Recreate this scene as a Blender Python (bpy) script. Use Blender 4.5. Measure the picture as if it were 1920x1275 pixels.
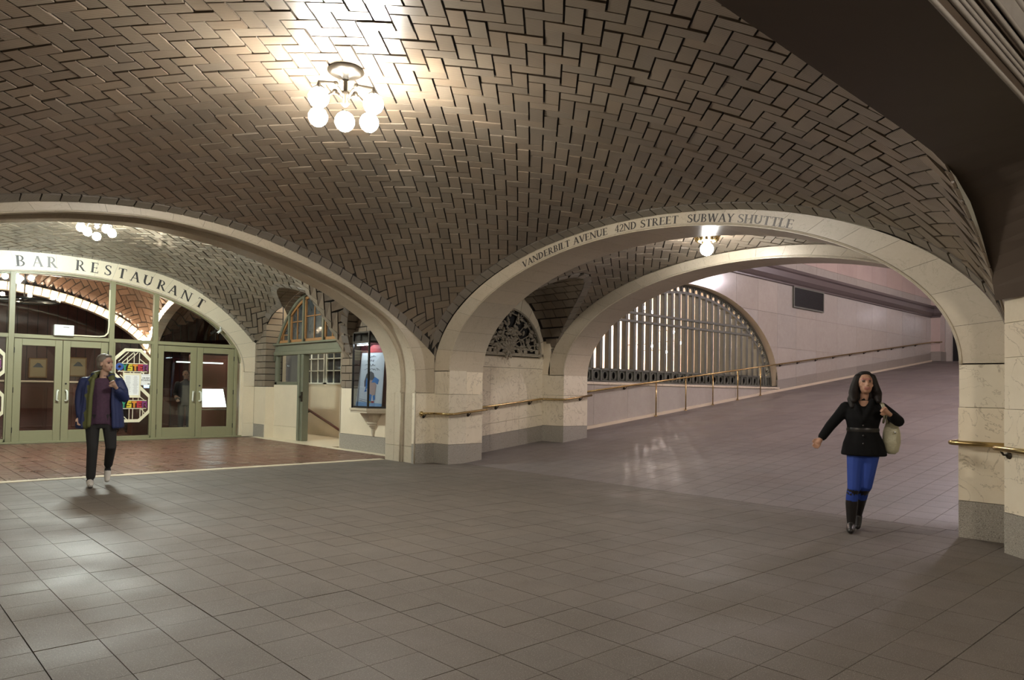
import bpy, bmesh, math, random
import numpy as np
from mathutils import Vector, Matrix, kdtree
random.seed(7)
for o in list(bpy.data.objects): bpy.data.objects.remove(o)
S = bpy.context.scene
COL = S.collection
# ---------------------------------------------------------------- camera
F, ROLL, PITCH, CX, CY, EYE = 1360., .016, math.radians(1.65), 960., 692., 1.38
YAW = math.atan2(1480, 1360)
_fw = np.array([math.cos(YAW), math.sin(YAW), 0]); _rt = np.array([math.sin(YAW), -math.cos(YAW), 0]); _up = np.array([0, 0, 1.])
FWD = math.cos(PITCH)*_fw + math.sin(PITCH)*_up
_u2 = -math.sin(PITCH)*_fw + math.cos(PITCH)*_up
RX = math.cos(ROLL)*_rt + math.sin(ROLL)*_u2
UY = -math.sin(ROLL)*_rt + math.cos(ROLL)*_u2
EYEP = np.array([0, 0, EYE])
def proj(P):
    d = np.asarray(P, float) - EYEP; z = d @ FWD
    if z < .05: return (-9e3, -9e3)
    return CX + F*(d @ RX)/z, CY - F*(d @ UY)/z
def ray(x, y): return FWD*F + RX*(x-CX) - UY*(y-CY)
def onX(x, y, X): d = ray(x, y); return EYEP + d*(X/d[0])
def onY(x, y, Y): d = ray(x, y); return EYEP + d*(Y/d[1])
cam = bpy.data.cameras.new('camera'); co = bpy.data.objects.new('camera', cam); COL.objects.link(co)
cam.sensor_width = 36; cam.lens = F/1920*36; cam.shift_y = (CY-637.5)/1920; cam.clip_start = .02; cam.clip_end = 300
co.matrix_world = Matrix(((RX[0], UY[0], -FWD[0], 0), (RX[1], UY[1], -FWD[1], 0), (RX[2], UY[2], -FWD[2], EYE), (0, 0, 0, 1)))
S.camera = co
# ---------------------------------------------------------------- world, exposure
w = bpy.data.worlds.new('world'); S.world = w; w.use_nodes = True
w.node_tree.nodes['Background'].inputs[0].default_value = (.30, .27, .25, 1)
w.node_tree.nodes['Background'].inputs[1].default_value = .25
S.view_settings.view_transform = 'Standard'; S.view_settings.look = 'None'
S.view_settings.exposure = 0.12; S.view_settings.gamma = 1; S.view_settings.use_curve_mapping = False
L_HALL, L_VEST, L_RAMP, L_FILL = 270., 950., 260., 300.     # lamp glass strengths

# ---------------------------------------------------------------- materials
def mat(name, col, rough=.5, metal=0., spec=.5, noise=None, speck=None, vein=None, tint=False, bump=None, emit=None, ribs=False, coat=0., rnd=0., wear=None):
    """procedural surface: base colour varied by noise / speckle / veins, tint = per-piece colour attribute"""
    m = bpy.data.materials.new(name); m.use_nodes = True
    nt = m.node_tree; N = nt.nodes; Lk = nt.links; b = N['Principled BSDF']
    b.inputs['Roughness'].default_value = rough; b.inputs['Metallic'].default_value = metal
    b.inputs['Specular IOR Level'].default_value = spec; b.inputs['Coat Weight'].default_value = coat
    b.inputs['Coat Roughness'].default_value = .12
    tc = N.new('ShaderNodeTexCoord').outputs['Object']
    geo = N.new('ShaderNodeNewGeometry').outputs['Position']
    rgb = N.new('ShaderNodeRGB'); rgb.outputs[0].default_value = (*col, 1); cur = rgb.outputs[0]
    def mix(fac, a, bb, mode='MIX'):
        x = N.new('ShaderNodeMix'); x.data_type = 'RGBA'; x.blend_type = mode
        for s, v in ((x.inputs[0], fac), (x.inputs[6], a), (x.inputs[7], bb)):
            if hasattr(v, 'links'): Lk.new(v, s)
            else: s.default_value = v
        return x.outputs[2]
    def ramp(src, p0, p1, c0=(0, 0, 0, 1), c1=(1, 1, 1, 1)):
        r = N.new('ShaderNodeValToRGB'); r.color_ramp.elements[0].position = p0; r.color_ramp.elements[1].position = p1
        r.color_ramp.elements[0].color = c0; r.color_ramp.elements[1].color = c1
        Lk.new(src, r.inputs[0]); return r.outputs[0]
    def nz(scale, detail=4, rough_=.55, dist=0.):
        n = N.new('ShaderNodeTexNoise'); n.inputs['Scale'].default_value = scale; n.inputs['Detail'].default_value = detail
        n.inputs['Roughness'].default_value = rough_; n.inputs['Distortion'].default_value = dist
        Lk.new(geo, n.inputs['Vector']); return n.outputs[0]
    if tint:
        a = N.new('ShaderNodeAttribute'); a.attribute_name = 'tint'
        cur = mix(1., cur, a.outputs['Color'], 'MULTIPLY')
    if rnd:
        oi = N.new('ShaderNodeObjectInfo')
        cur = mix(1., cur, ramp(oi.outputs['Random'], 0, 1, (1-rnd,)*3+(1,), (1+rnd*.6, 1+rnd*.55, 1+rnd*.5, 1)), 'MULTIPLY')
    for sc, amt, c2 in (noise or []):
        cur = mix(ramp(nz(sc), .35, .68), cur, mix(amt, cur, (*c2, 1)))
    if speck:
        for sc, lo, hi, c2 in speck:
            cur = mix(ramp(nz(sc, 2), lo, hi), cur, (*c2, 1))
    if vein:
        sc, amt, c2 = vein
        n = nz(sc, 5, .6, 1.6)
        sub = N.new('ShaderNodeMath'); sub.operation = 'SUBTRACT'; Lk.new(n, sub.inputs[0]); sub.inputs[1].default_value = .5
        ab = N.new('ShaderNodeMath'); ab.operation = 'ABSOLUTE'; Lk.new(sub.outputs[0], ab.inputs[0])
        v = ramp(ab.outputs[0], 0., .012, (amt,)*3+(1,), (0, 0, 0, 1))
        cur = mix(v, cur, (*c2, 1))
    Lk.new(cur, b.inputs['Base Color'])
    if wear:
        Lk.new(ramp(nz(wear[0], 5), .3, .7, (wear[1],)*3+(1,), (wear[2],)*3+(1,)), b.inputs['Roughness'])
    if bump or ribs:
        bp = N.new('ShaderNodeBump')
        if ribs:
            wv = N.new('ShaderNodeTexWave'); wv.bands_direction = 'DIAGONAL'; wv.inputs['Scale'].default_value = 16; wv.inputs['Distortion'].default_value = .4
            Lk.new(geo, wv.inputs['Vector']); Lk.new(wv.outputs[1], bp.inputs['Height']); bp.inputs['Distance'].default_value = .0022; bp.inputs['Strength'].default_value = .35
        else:
            Lk.new(nz(bump[0], 4), bp.inputs['Height']); bp.inputs['Distance'].default_value = bump[1]; bp.inputs['Strength'].default_value = 1
        Lk.new(bp.outputs[0], b.inputs['Normal'])
    if emit:
        b.inputs['Emission Color'].default_value = (*emit[0], 1); b.inputs['Emission Strength'].default_value = emit[1]
    return m
def glassmat(name, col=(1, 1, 1), alpha=.12, rough=.02):
    m = bpy.data.materials.new(name); m.use_nodes = True; nt = m.node_tree; N = nt.nodes; Lk = nt.links
    out = N['Material Output']; N.remove(N['Principled BSDF'])
    tr = N.new('ShaderNodeBsdfTransparent'); tr.inputs[0].default_value = (*col, 1)
    gl = N.new('ShaderNodeBsdfGlossy'); gl.inputs['Roughness'].default_value = rough
    fr = N.new('ShaderNodeFresnel'); ge = N.new('ShaderNodeNewGeometry'); io = N.new('ShaderNodeMath'); io.operation = 'MULTIPLY_ADD'
    Lk.new(ge.outputs['Backfacing'], io.inputs[0]); io.inputs[1].default_value = 1/1.5-1.5; io.inputs[2].default_value = 1.5; Lk.new(io.outputs[0], fr.inputs[0])
    ad = N.new('ShaderNodeMath'); ad.operation = 'ADD'; Lk.new(fr.outputs[0], ad.inputs[0]); ad.inputs[1].default_value = alpha; ad.use_clamp = True
    mx = N.new('ShaderNodeMixShader'); Lk.new(ad.outputs[0], mx.inputs[0]); Lk.new(tr.outputs[0], mx.inputs[1]); Lk.new(gl.outputs[0], mx.inputs[2])
    Lk.new(mx.outputs[0], out.inputs[0]); return m
STONE = (.72, .64, .495)
M = dict(
 tile=mat('vault_tile', (.180, .142, .103), .33, tint=True, ribs=True, noise=[(3, .35, (.115, .098, .08))], coat=.3),
 mortar=mat('dark_mortar', (.014, .011, .009), .9),
 stone=mat('cream_marble', STONE, .42, tint=True, noise=[(1.4, .35, (.56, .485, .365)), (9, .2, (.80, .73, .60))], vein=(2.6, .75, (.30, .24, .16)), bump=(40, .0008)),
 stone_plain=mat('cream_limestone', (.68, .595, .445), .36, tint=True, noise=[(2, .35, (.54, .47, .345)), (30, .18, (.78, .70, .56))], bump=(60, .001)),
 stone_ring=mat('darker_limestone', (.475, .415, .315), .36, tint=True, noise=[(2, .35, (.39, .335, .25)), (30, .22, (.56, .50, .40))], vein=(2.2, .35, (.26, .21, .15)), bump=(60, .001)),  # darker copy of the cream limestone for rings, jambs and corbel
 granite=mat('granite_base', (.29, .265, .225), .55, tint=True, speck=[(90, .55, .62, (.38, .35, .30)), (120, .60, .66, (.07, .06, .05))], bump=(80, .002)),
 floor=mat('terrazzo_slab', (.118, .099, .082), .5, tint=True, noise=[(.7, .45, (.082, .069, .058)), (4, .25, (.15, .13, .112))], speck=[(160, .60, .66, (.24, .22, .19)), (190, .62, .68, (.07, .06, .05))], wear=(1.1, .50, .74), bump=(70, .0016), spec=.35),
 joint=mat('floor_joint', (.035, .03, .026), .85),
 redbrick=mat('quarry_tile_red', (.15, .070, .048), .38, tint=True, noise=[(2, .4, (.105, .052, .037)), (20, .2, (.18, .095, .07))], wear=(2.5, .22, .45)),
 redjoint=mat('quarry_joint', (.045, .033, .026), .8),
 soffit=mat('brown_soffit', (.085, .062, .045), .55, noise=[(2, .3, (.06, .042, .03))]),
 greymarble=mat('grey_moulding', (.42, .39, .36), .22, noise=[(4, .4, (.26, .23, .21))]),
 pinkstone=mat('pink_marble', (.55, .435, .375), .22, tint=True, noise=[(1.2, .3, (.40, .31, .275)), (8, .2, (.55, .47, .43))]),
 rampwall=mat('ramp_marble', (.43, .40, .35), .14, tint=True, noise=[(.8, .35, (.37, .34, .29)), (7, .25, (.52, .49, .43))], vein=(2.2, .25, (.33, .27, .22))),
 cornice=mat('dark_cornice', (.13, .105, .10), .3),
 ramp=mat('terrazzo_ramp_lit', (.145, .127, .120), .46, tint=True, noise=[(.5, .45, (.108, .093, .088)), (4, .25, (.175, .155, .147))], speck=[(150, .60, .66, (.24, .22, .20))], wear=(.9, .38, .6), bump=(120, .0012)),  # hall terrazzo again, the cooler ramp light put into its colour
 ink=mat('engraved_letters', (.035, .03, .028), .5),
 grey_ink=mat('engraved_letters_grey', (.17, .16, .15), .5),
 green=mat('sage_green_paint', (.245, .232, .135), .42, noise=[(6, .2, (.205, .195, .11))]),
 greenold=mat('old_green_paint', (.155, .16, .11), .5, noise=[(5, .35, (.11, .115, .08))]),
 wood=mat('oak_sash', (.34, .17, .06), .5, noise=[(18, .4, (.22, .10, .035))]),
 brass=mat('brass', (.50, .37, .17), .27, metal=1.),
 bronze=mat('dark_bronze', (.028, .022, .014), .45, metal=.3),
 grate=mat('bronze_green_grille', (.135, .142, .115), .5, noise=[(5, .4, (.095, .10, .085))]),
 leaf=mat('verdigris_bronze', (.33, .29, .22), .55, noise=[(25, .5, (.17, .145, .105))]),
 black=mat('matte_black', (.012, .011, .011), .6),
 darkmetal=mat('black_steel', (.02, .018, .017), .35, metal=.3),
 chrome=mat('brushed_steel', (.75, .75, .72), .22, metal=1.),
 glass=glassmat('clear_glass', (.93, .95, .94), .02),
 smoked=glassmat('case_glass', (.80, .83, .86), .05),
 lamp=mat('opal_globe', (1, 1, 1), .3, emit=((1, .94, .84), L_HALL)),
 lampv=mat('opal_globe_cool', (1, 1, 1), .3, emit=((.92, 1., .93), L_VEST)),
 lampr=mat('opal_globe_ramp', (1, 1, 1), .3, emit=((1, .97, .93), L_RAMP)),
 lampst=mat('opal_globe_stair', (1, 1, 1), .3, emit=((1, .93, .80), 420.)),
 lampfar=mat('opal_globe_far', (1, 1, 1), .3, emit=((1, .88, .95), 430.)),
 lampc=mat('concourse_bulb', (1, 1, 1), .3, emit=((1, .87, .80), 900.)),
 lampcfill=mat('concourse_fill_globe', (1, 1, 1), .3, emit=((1, .86, .80), 170.)),
 lampfill=mat('fill_globe', (1, 1, 1), .3, emit=((1, .9, .78), L_FILL)),
 bulb=mat('festoon_bulb', (1, 1, 1), .3, emit=((1, .82, .60), 90.)),
 litebrick=mat('pale_rib_tile', (.78, .64, .50), .3, tint=True),
 mahog=mat('mahogany', (.115, .036, .028), .3, noise=[(7, .5, (.07, .022, .018))]),
 resttile=mat('restaurant_tile', (.16, .095, .065), .25, tint=True),
 cream=mat('cream_vinyl', (.80, .75, .55), .4),
 paper=mat('white_paper', (.82, .82, .80), .6),
 white=mat('white_plastic', (.80, .84, .82), .4),
 screen=mat('lit_display', (.8, .85, .83), .4, emit=((.85, 1., .95), 2.2)),
 poster=mat('poster_paper', (.83, .86, .88), .5),
 red=mat('red_print', (.48, .04, .04), .5),
 darkpane=mat('dark_pane', (.035, .04, .042), .08, noise=[(8, .5, (.09, .10, .10))]),
 whitepaint=mat('white_muntin', (.66, .68, .60), .45),
)
for nm, c in dict(lg_blue=(.03, .08, .30), lg_green=(.03, .25, .14), lg_yellow=(.60, .47, .03), lg_orange=(.62, .24, .03), lg_red=(.45, .03, .05), lg_purple=(.20, .04, .16), po_blue=(.06, .25, .62), po_navy=(.03, .05, .16), po_tan=(.62, .42, .36), po_gray=(.10, .10, .11), po_sky=(.30, .50, .78)).items():
    M[nm] = mat(nm, c, .45)

# ---------------------------------------------------------------- mesh helpers
class MB:
    def __init__(s): s.v = []; s.f = []; s.t = []
    def poly(s, pts, tint=None):
        i = len(s.v); s.v += [tuple(map(float, p)) for p in pts]; s.f.append(tuple(range(i, i+len(pts)))); s.t.append(tint)
    def raw(s, verts, faces, tint=None):
        i = len(s.v); s.v += [tuple(map(float, p)) for p in verts]
        for f in faces: s.f.append(tuple(k+i for k in f)); s.t.append(tint)
    def box(s, x0, x1, y0, y1, z0, z1, tint=None):
        s.raw([(x0, y0, z0), (x1, y0, z0), (x1, y1, z0), (x0, y1, z0), (x0, y0, z1), (x1, y0, z1), (x1, y1, z1), (x0, y1, z1)],
              [(3, 2, 1, 0), (4, 5, 6, 7), (0, 1, 5, 4), (1, 2, 6, 5), (2, 3, 7, 6), (3, 0, 4, 7)], tint)
    def bbox(s, x0, x1, y0, y1, z0, z1, b=.004, tint=None):
        bm = bmesh.new(); bmesh.ops.create_cube(bm, size=1)
        for v in bm.verts: v.co = Vector((x0+(v.co.x+.5)*(x1-x0), y0+(v.co.y+.5)*(y1-y0), z0+(v.co.z+.5)*(z1-z0)))
        bmesh.ops.bevel(bm, geom=bm.edges[:], offset=b, segments=1, affect='EDGES', profile=.5)
        bm.verts.index_update(); s.raw([v.co[:] for v in bm.verts], [[v.index for v in f.verts] for f in bm.faces], tint); bm.free()
    def slab(s, top, bot, tint=None, back=False):
        n = len(top); i = len(s.v); s.v += [tuple(map(float, p)) for p in list(top)+list(bot)]
        s.f.append(tuple(range(i, i+n))); s.t.append(tint)
        if back: s.f.append(tuple(range(i+2*n-1, i+n-1, -1))); s.t.append(tint)
        for k in range(n):
            j = (k+1) % n; s.f.append((i+k, i+n+k, i+n+j, i+j)); s.t.append(tint)
    def prism(s, pts, vec, tint=None):
        s.slab(pts, [tuple(np.asarray(p, float)+np.asarray(vec, float)) for p in pts], tint, True)
    def bar(s, p, q, wd, ht, up=(0, 0, 1), tint=None):
        p = Vector(p); q = Vector(q); d = (q-p).normalized(); u = Vector(up); sd = d.cross(u).normalized(); u = sd.cross(d)
        c = [sd*(a*wd/2)+u*(b*ht/2) for a, b in ((-1, -1), (1, -1), (1, 1), (-1, 1))]
        s.raw([p+k for k in c]+[q+k for k in c], [(0, 1, 2, 3), (7, 6, 5, 4), (0, 4, 5, 1), (1, 5, 6, 2), (2, 6, 7, 3), (3, 7, 4, 0)], tint)
    def tube(s, pts, r, n=10, cap=True, tint=None):
        pts = [Vector(p) for p in pts]; R = r if isinstance(r, (list, tuple)) else [r]*len(pts)
        i0 = len(s.v); ref = None
        for k, p in enumerate(pts):
            d = (pts[min(k+1, len(pts)-1)]-pts[max(k-1, 0)]).normalized()
            if ref is None:
                ref = d.orthogonal().normalized()
            ref = (ref-d*ref.dot(d)).normalized(); b = d.cross(ref)
            for a in range(n):
                t = 2*math.pi*a/n; s.v.append(tuple(p+(ref*math.cos(t)+b*math.sin(t))*R[k]))
        for k in range(len(pts)-1):
            for a in range(n):
                b2 = (a+1) % n; s.f.append((i0+k*n+a, i0+k*n+b2, i0+(k+1)*n+b2, i0+(k+1)*n+a)); s.t.append(tint)
        if cap:
            s.f.append(tuple(range(i0+n-1, i0-1, -1))); s.t.append(tint)
            e = i0+(len(pts)-1)*n; s.f.append(tuple(range(e, e+n))); s.t.append(tint)
    def lathe(s, prof, c=(0, 0, 0), n=20, a0=0., a1=2*math.pi, tint=None):
        full = abs(a1-a0-2*math.pi) < 1e-6; m = n if full else n+1; i0 = len(s.v)
        for r, z in prof:
            for a in range(m):
                t = a0+(a1-a0)*a/n; s.v.append((c[0]+r*math.cos(t), c[1]+r*math.sin(t), c[2]+z))
        for k in range(len(prof)-1):
            for a in range(n):
                b2 = (a+1) % m; s.f.append((i0+k*m+a, i0+k*m+b2, i0+(k+1)*m+b2, i0+(k+1)*m+a)); s.t.append(tint)
    def ball(s, c, r, n=14, sx=1, sy=1, sz=1, tint=None):
        k = n//2; pr = [(math.sin(math.pi*j/k)*r, -math.cos(math.pi*j/k)*r) for j in range(k+1)]
        pr[0] = (1e-4*r, -r); pr[-1] = (1e-4*r, r); i0 = len(s.v); s.lathe(pr, (0, 0, 0), n, tint=tint)
        for j in range(i0, len(s.v)): x, y, z = s.v[j]; s.v[j] = (c[0]+x*sx, c[1]+y*sy, c[2]+z*sz)
    def mesh(s, name, m, smooth=False):
        me = bpy.data.meshes.new(name); me.from_pydata(s.v, [], s.f)
        if any(t is not None for t in s.t):
            at = me.attributes.new('tint', 'FLOAT_COLOR', 'FACE')
            at.data.foreach_set('color', np.array([(*(t if t is not None else (1, 1, 1)), 1) for t in s.t], dtype=np.float32).ravel())
        else:
            at = me.attributes.new('tint', 'FLOAT_COLOR', 'FACE')
            at.data.foreach_set('color', np.ones(4*len(s.f), dtype=np.float32))
        for k in (m if isinstance(m, (list, tuple)) else [m]): me.materials.append(M[k] if isinstance(k, str) else k)
        if smooth: me.polygons.foreach_set('use_smooth', [True]*len(s.f))
        me.update(); return me
    def build(s, name, m, parent=None, smooth=False, **kw):
        return link(name, s.mesh(name, m, smooth), parent, **kw)
def link(name, me, parent=None, label=None, cat=None, group=None, kind=None, loc=None, rot=None):
    o = bpy.data.objects.new(name, me); COL.objects.link(o)
    if parent is not None: o.parent = parent
    if loc is not None: o.location = loc
    if rot is not None: o.rotation_euler = rot
    for k, v in (('label', label), ('category', cat), ('group', group), ('kind', kind)):
        if v: o[k] = v
    return o
def empty(name, loc=(0, 0, 0), **kw): return link(name, None, None, loc=loc, **kw)
def EM(name, label=None, **kw): return empty(name, kind='structure', label=label, **kw)
def tn(a=.10, warm=.03):
    v = 1+random.uniform(-a, a); k = random.uniform(-warm, warm); return (v*(1+k), v, v*(1-k))

def clip_fn(poly, f):
    out = []; n = len(poly); vals = [f(*p) for p in poly]
    for i in range(n):
        a, b = poly[i], poly[(i+1) % n]; fa, fb = vals[i], vals[(i+1) % n]
        if fa >= 0: out.append(a)
        if (fa >= 0) != (fb >= 0):
            t = fa/(fa-fb); out.append((a[0]+t*(b[0]-a[0]), a[1]+t*(b[1]-a[1])))
    return out
def subdiv(poly, d):
    out = []
    for i in range(len(poly)):
        a, b = poly[i], poly[(i+1) % len(poly)]; n = max(1, int(math.ceil(math.hypot(b[0]-a[0], b[1]-a[1])/d)))
        out += [(a[0]+(b[0]-a[0])*k/n, a[1]+(b[1]-a[1])*k/n) for k in range(n)]
    return out
def area2(p): return .5*abs(sum(p[i][0]*p[(i+1) % len(p)][1]-p[(i+1) % len(p)][0]*p[i][1] for i in range(len(p))))
def screen_area(pts):
    q = [proj(p) for p in pts]
    cx = sum(a for a, _ in q)/len(q); cy = sum(b for _, b in q)/len(q)
    if not (-20 < cx < 1940 and -20 < cy < 1295): return 0
    return area2(q)
def emit_pieces(parent, name, pieces, m, limit=300, field='rest', hide=None):
    """pieces = list of (top polygon, bottom polygon, tint); the largest in view become objects, the rest one stuff part"""
    order = sorted(range(len(pieces)), key=lambda i: -(0 if hide and hide(pieces[i][0]) else screen_area(pieces[i][0])))
    own = set(order[:limit]); rest = MB()
    for i, (top, bot, t) in enumerate(pieces):
        if i in own:
            mb = MB(); c = np.mean(np.asarray(top, float), axis=0)
            mb.slab([np.asarray(p)-c for p in top], [np.asarray(p)-c for p in bot], t, True)
            mb.build(name, m, parent, loc=tuple(c))
        else: rest.slab(top, bot, t, False)
    if rest.f: rest.build(field, m, parent, kind='stuff')

# ---------------------------------------------------------------- floors
XS, RS = 8.5, .106                                   # foot of the ramp, its slope
def rampz(x): return max(0., (x-XS)*RS)
fl = EM('floor', 'grey terrazzo slab floor of the vaulted hall')
mb = MB(); mb.box(-7, XS, -7, 12.02, -.2, -.008); mb.build('floor_bed', 'joint', fl)
pcs = []
for i in range(-12, 27):
    for j in range(-12, 32):
        x0, y0 = .75+.302*i, 2.2+.3155*j; x1, y1 = min(x0+.302, XS-.01), min(y0+.3155, 11.99)
        if x1-x0 < .05 or y1-y0 < .05: continue
        gx = .0045 if i % 3 == 0 else .0022; gy = .0045 if j % 5 == 2 else .002; dz = random.uniform(-.0012, .0006); t = tn(.045, .015)
        p = [(x0+gx, y0+gy), (x1-.002, y0+gy), (x1-.002, y1-.002), (x0+gx, y1-.002)]
        pcs.append(([(a, b, dz) for a, b in p], [(a, b, -.02) for a, b in p], t))
emit_pieces(fl, 'floor_slab', pcs, 'floor', 300, 'floor_slab_field')
# ramp
rf = EM('floor_ramp', 'sloping terrazzo ramp rising beyond the inscribed arch')
mb = MB(); mb.slab([(XS, 1.2, -.012), (36.8, 1.2, rampz(36.8)-.012), (36.8, 11.6, rampz(36.8)-.012), (XS, 11.6, -.012)], [(XS, 1.2, -.3), (36.8, 1.2, -.3), (36.8, 11.6, -.3), (XS, 11.6, -.3)]); mb.build('floor_bed', 'joint', rf)
pcs = []
x = XS
while x < 36.5:
    w_ = .302 if x < 13 else .604 if x < 18 else 1.2
    ny = 34 if x < 13 else 17 if x < 18 else 9
    for j in range(ny):
        h = 10.35/ny; y0 = 1.22+h*j; g = .0022; t = tn(.04, .015); x1 = min(x+w_, 36.78)
        p = [(x+g, y0+g), (x1-g, y0+g), (x1-g, y0+h-g), (x+g, y0+h-g)]
        pcs.append(([(a, b, rampz(a)) for a, b in p], [(a, b, rampz(a)-.02) for a, b in p], t))
    x += w_
emit_pieces(rf, 'floor_slab', pcs, 'ramp', 300, 'floor_slab_field')
mb = MB(); mb.box(36.8, 44, 1.2, 14, 2.6, rampz(36.8)); mb.build('floor_landing', 'ramp', None, kind='structure', label='landing at the head of the ramp')
# vestibule floor
vf = EM('floor_vestibule', 'red quarry tile floor before the restaurant doors')
mb = MB(); mb.box(-3, 8.34, 12.02, 19.7, -.2, -.006); mb.build('floor_bed', 'redjoint', vf)
pcs = []
for i in range(34):
    for j in range(58):
        x0, y0 = 1.95+.25*(i-8), 12.22+.124*j; x1, y1 = min(x0+.25, 8.1), min(y0+.124, 19.28)
        if x1-x0 < .03 or y1-y0 < .03: continue
        g = .0055; p = [(x0+g, y0+g*.7), (x1-g, y0+g), (x1-g, y1-g), (x0+g, y1-g)]; dz = random.uniform(-.001, .0005)
        pcs.append(([(a, b, dz) for a, b in p], [(a, b, -.02) for a, b in p], tn(.16, .05)))
emit_pieces(vf, 'floor_tile', pcs, 'redbrick', 300, 'floor_tile_field')
mb = MB(); mb.bbox(-3, 7.74, 12.03, 12.21, -.02, .002, .001); mb.bbox(8.1, 8.3, 12.03, 19.3, -.02, .004, .001)
mb.build('threshold_strip', 'stone_plain', vf)

# ---------------------------------------------------------------- vault machinery
def herring(W, box_):
    """unit pattern of 2:1 herringbone tiles covering box_ (u0,u1,v0,v1)"""
    u0, u1, v0, v1 = box_; out = []
    R_ = int(max(u1-u0, v1-v0)/W)+6; cu, cv = (u0+u1)/2, (v0+v1)/2
    for a in range(-R_, R_):
        for b in range(-R_, R_):
            ox, oy = a+2*b, a-2*b
            for (x0, y0, x1, y1) in ((ox, oy, ox+2, oy+1), (ox, oy+1, ox+1, oy+3)):
                mx, my = cu+W*(x0+x1)/2, cv+W*(y0+y1)/2
                if u0-W < mx < u1+W and v0-W < my < v1+W:
                    out.append((cu+W*x0, cv+W*y0, cu+W*x1, cv+W*y1))
    return out
def normal_of(zf, X, Y, e=.01):
    zx = (zf(X+e, Y)-zf(X-e, Y))/(2*e); zy = (zf(X, Y+e)-zf(X, Y-e))/(2*e)
    n = np.array([zx, zy, -1.]); return n/np.linalg.norm(n)
def lift(zf, poly, thick=.022, lo=0.):
    """plan polygon -> tile on the ceiling field, face towards the room"""
    cx = sum(p[0] for p in poly)/len(poly); cy = sum(p[1] for p in poly)/len(poly)
    n = normal_of(zf, cx, cy); pts = [np.array([p[0], p[1], zf(*p)]) for p in poly]
    return [p+n*lo for p in pts], [p-n*thick for p in pts]
def vault_tiles(zf, uv2xy, rects, clips, g=.0095, rel=.007):
    out = []
    for (u0, v0, u1, v1) in rects:
        p = [uv2xy(u0, v0), uv2xy(u1, v0), uv2xy(u1, v1), uv2xy(u0, v1)]
        if all(f(*q) < 0 for f in clips[:1] for q in p): continue
        P3 = [np.array([*q, zf(*q)]) for q in p]; l1 = np.linalg.norm(P3[1]-P3[0]); l2 = np.linalg.norm(P3[2]-P3[1])
        nu = max(1, round(l1/(u1-u0)-.22)); nv = max(1, round(l2/(v1-v0)-.22))    # steep parts: cut over-long tiles
        for a in range(nu):
            for c in range(nv):
                ua, ub, va, vb = u0+(u1-u0)*a/nu, u0+(u1-u0)*(a+1)/nu, v0+(v1-v0)*c/nv, v0+(v1-v0)*(c+1)/nv
                p = [uv2xy(ua+g/nu, va+g/nv), uv2xy(ub-g/nu, va+g/nv), uv2xy(ub-g/nu, vb-g/nv), uv2xy(ua+g/nu, vb-g/nv)]
                for f in clips:
                    p = clip_fn(p, f)
                    if len(p) < 3: break
                if len(p) < 3 or area2(p) < .0009: continue
                t, b = lift(zf, p, lo=random.uniform(-rel, rel)); out.append((t[::-1], b[::-1], tn(.17, .04)))
    return out
def backing(name, zf, x0, x1, y0, y1, st, parent, up=.018, ok=None):
    nx, ny = max(2, int((x1-x0)/st)), max(2, int((y1-y0)/st)); mb = MB()
    for i in range(nx+1):
        for j in range(ny+1):
            X, Y = x0+(x1-x0)*i/nx, y0+(y1-y0)*j/ny; n = normal_of(zf, min(max(X, x0+.02), x1-.02), min(max(Y, y0+.02), y1-.02)); P = np.array([X, Y, zf(X, Y)])-n*up
            mb.v.append((X, Y, P[2]+abs(up)*0) if False else tuple(P))
    for i in range(nx):
        for j in range(ny):
            if ok and not ok(x0+(x1-x0)*(i+.5)/nx, y0+(y1-y0)*(j+.5)/ny): continue
            a = i*(ny+1)+j; mb.f.append((a, a+1, a+ny+2, a+ny+1)); mb.t.append(None)
    return mb.build(name, 'mortar', parent)
def bricks_along(zf, pts, side, width, length, gap=.016, wfn=None):
    """border bricks laid along a plan curve; side = sign of the offset normal"""
    P = [np.array(p, float) for p in pts]; out = []; acc = 0; seg = [P[0]]
    def d3(a, b): return math.sqrt((a[0]-b[0])**2+(a[1]-b[1])**2+(zf(*a)-zf(*b))**2)
    cuts = [P[0]]
    for a, b in zip(P[:-1], P[1:]):
        acc += d3(a, b)
        if acc >= length: cuts.append(b); acc = 0
    for a, b in zip(cuts[:-1], cuts[1:]):
        d = b-a; L = np.linalg.norm(d)
        if L < 1e-4: continue
        d = d/L; n = np.array([-d[1], d[0]])*side; m = (a+b)/2
        sl = (zf(*(m+n*.05))-zf(*m))/.05; wd = width/math.sqrt(1+sl*sl) if wfn is None else wfn(m)
        k = min(gap, L*.12); a2, b2 = a+d*k/2, b-d*k/2
        q = [tuple(a2+n*.004), tuple(b2+n*.004), tuple(b2+n*wd), tuple(a2+n*wd)]
        t, bt = lift(zf, q, lo=random.uniform(.008, .013))
        v = np.cross(np.array(t[1])-np.array(t[0]), np.array(t[2])-np.array(t[0]))
        if v[2] > 0: t, bt = t[::-1], bt[::-1]
        c = tn(.10, .02); out.append((t, bt, (c[0]*1.12, c[1]*1.24, c[2]*1.42)))
    return out

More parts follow.
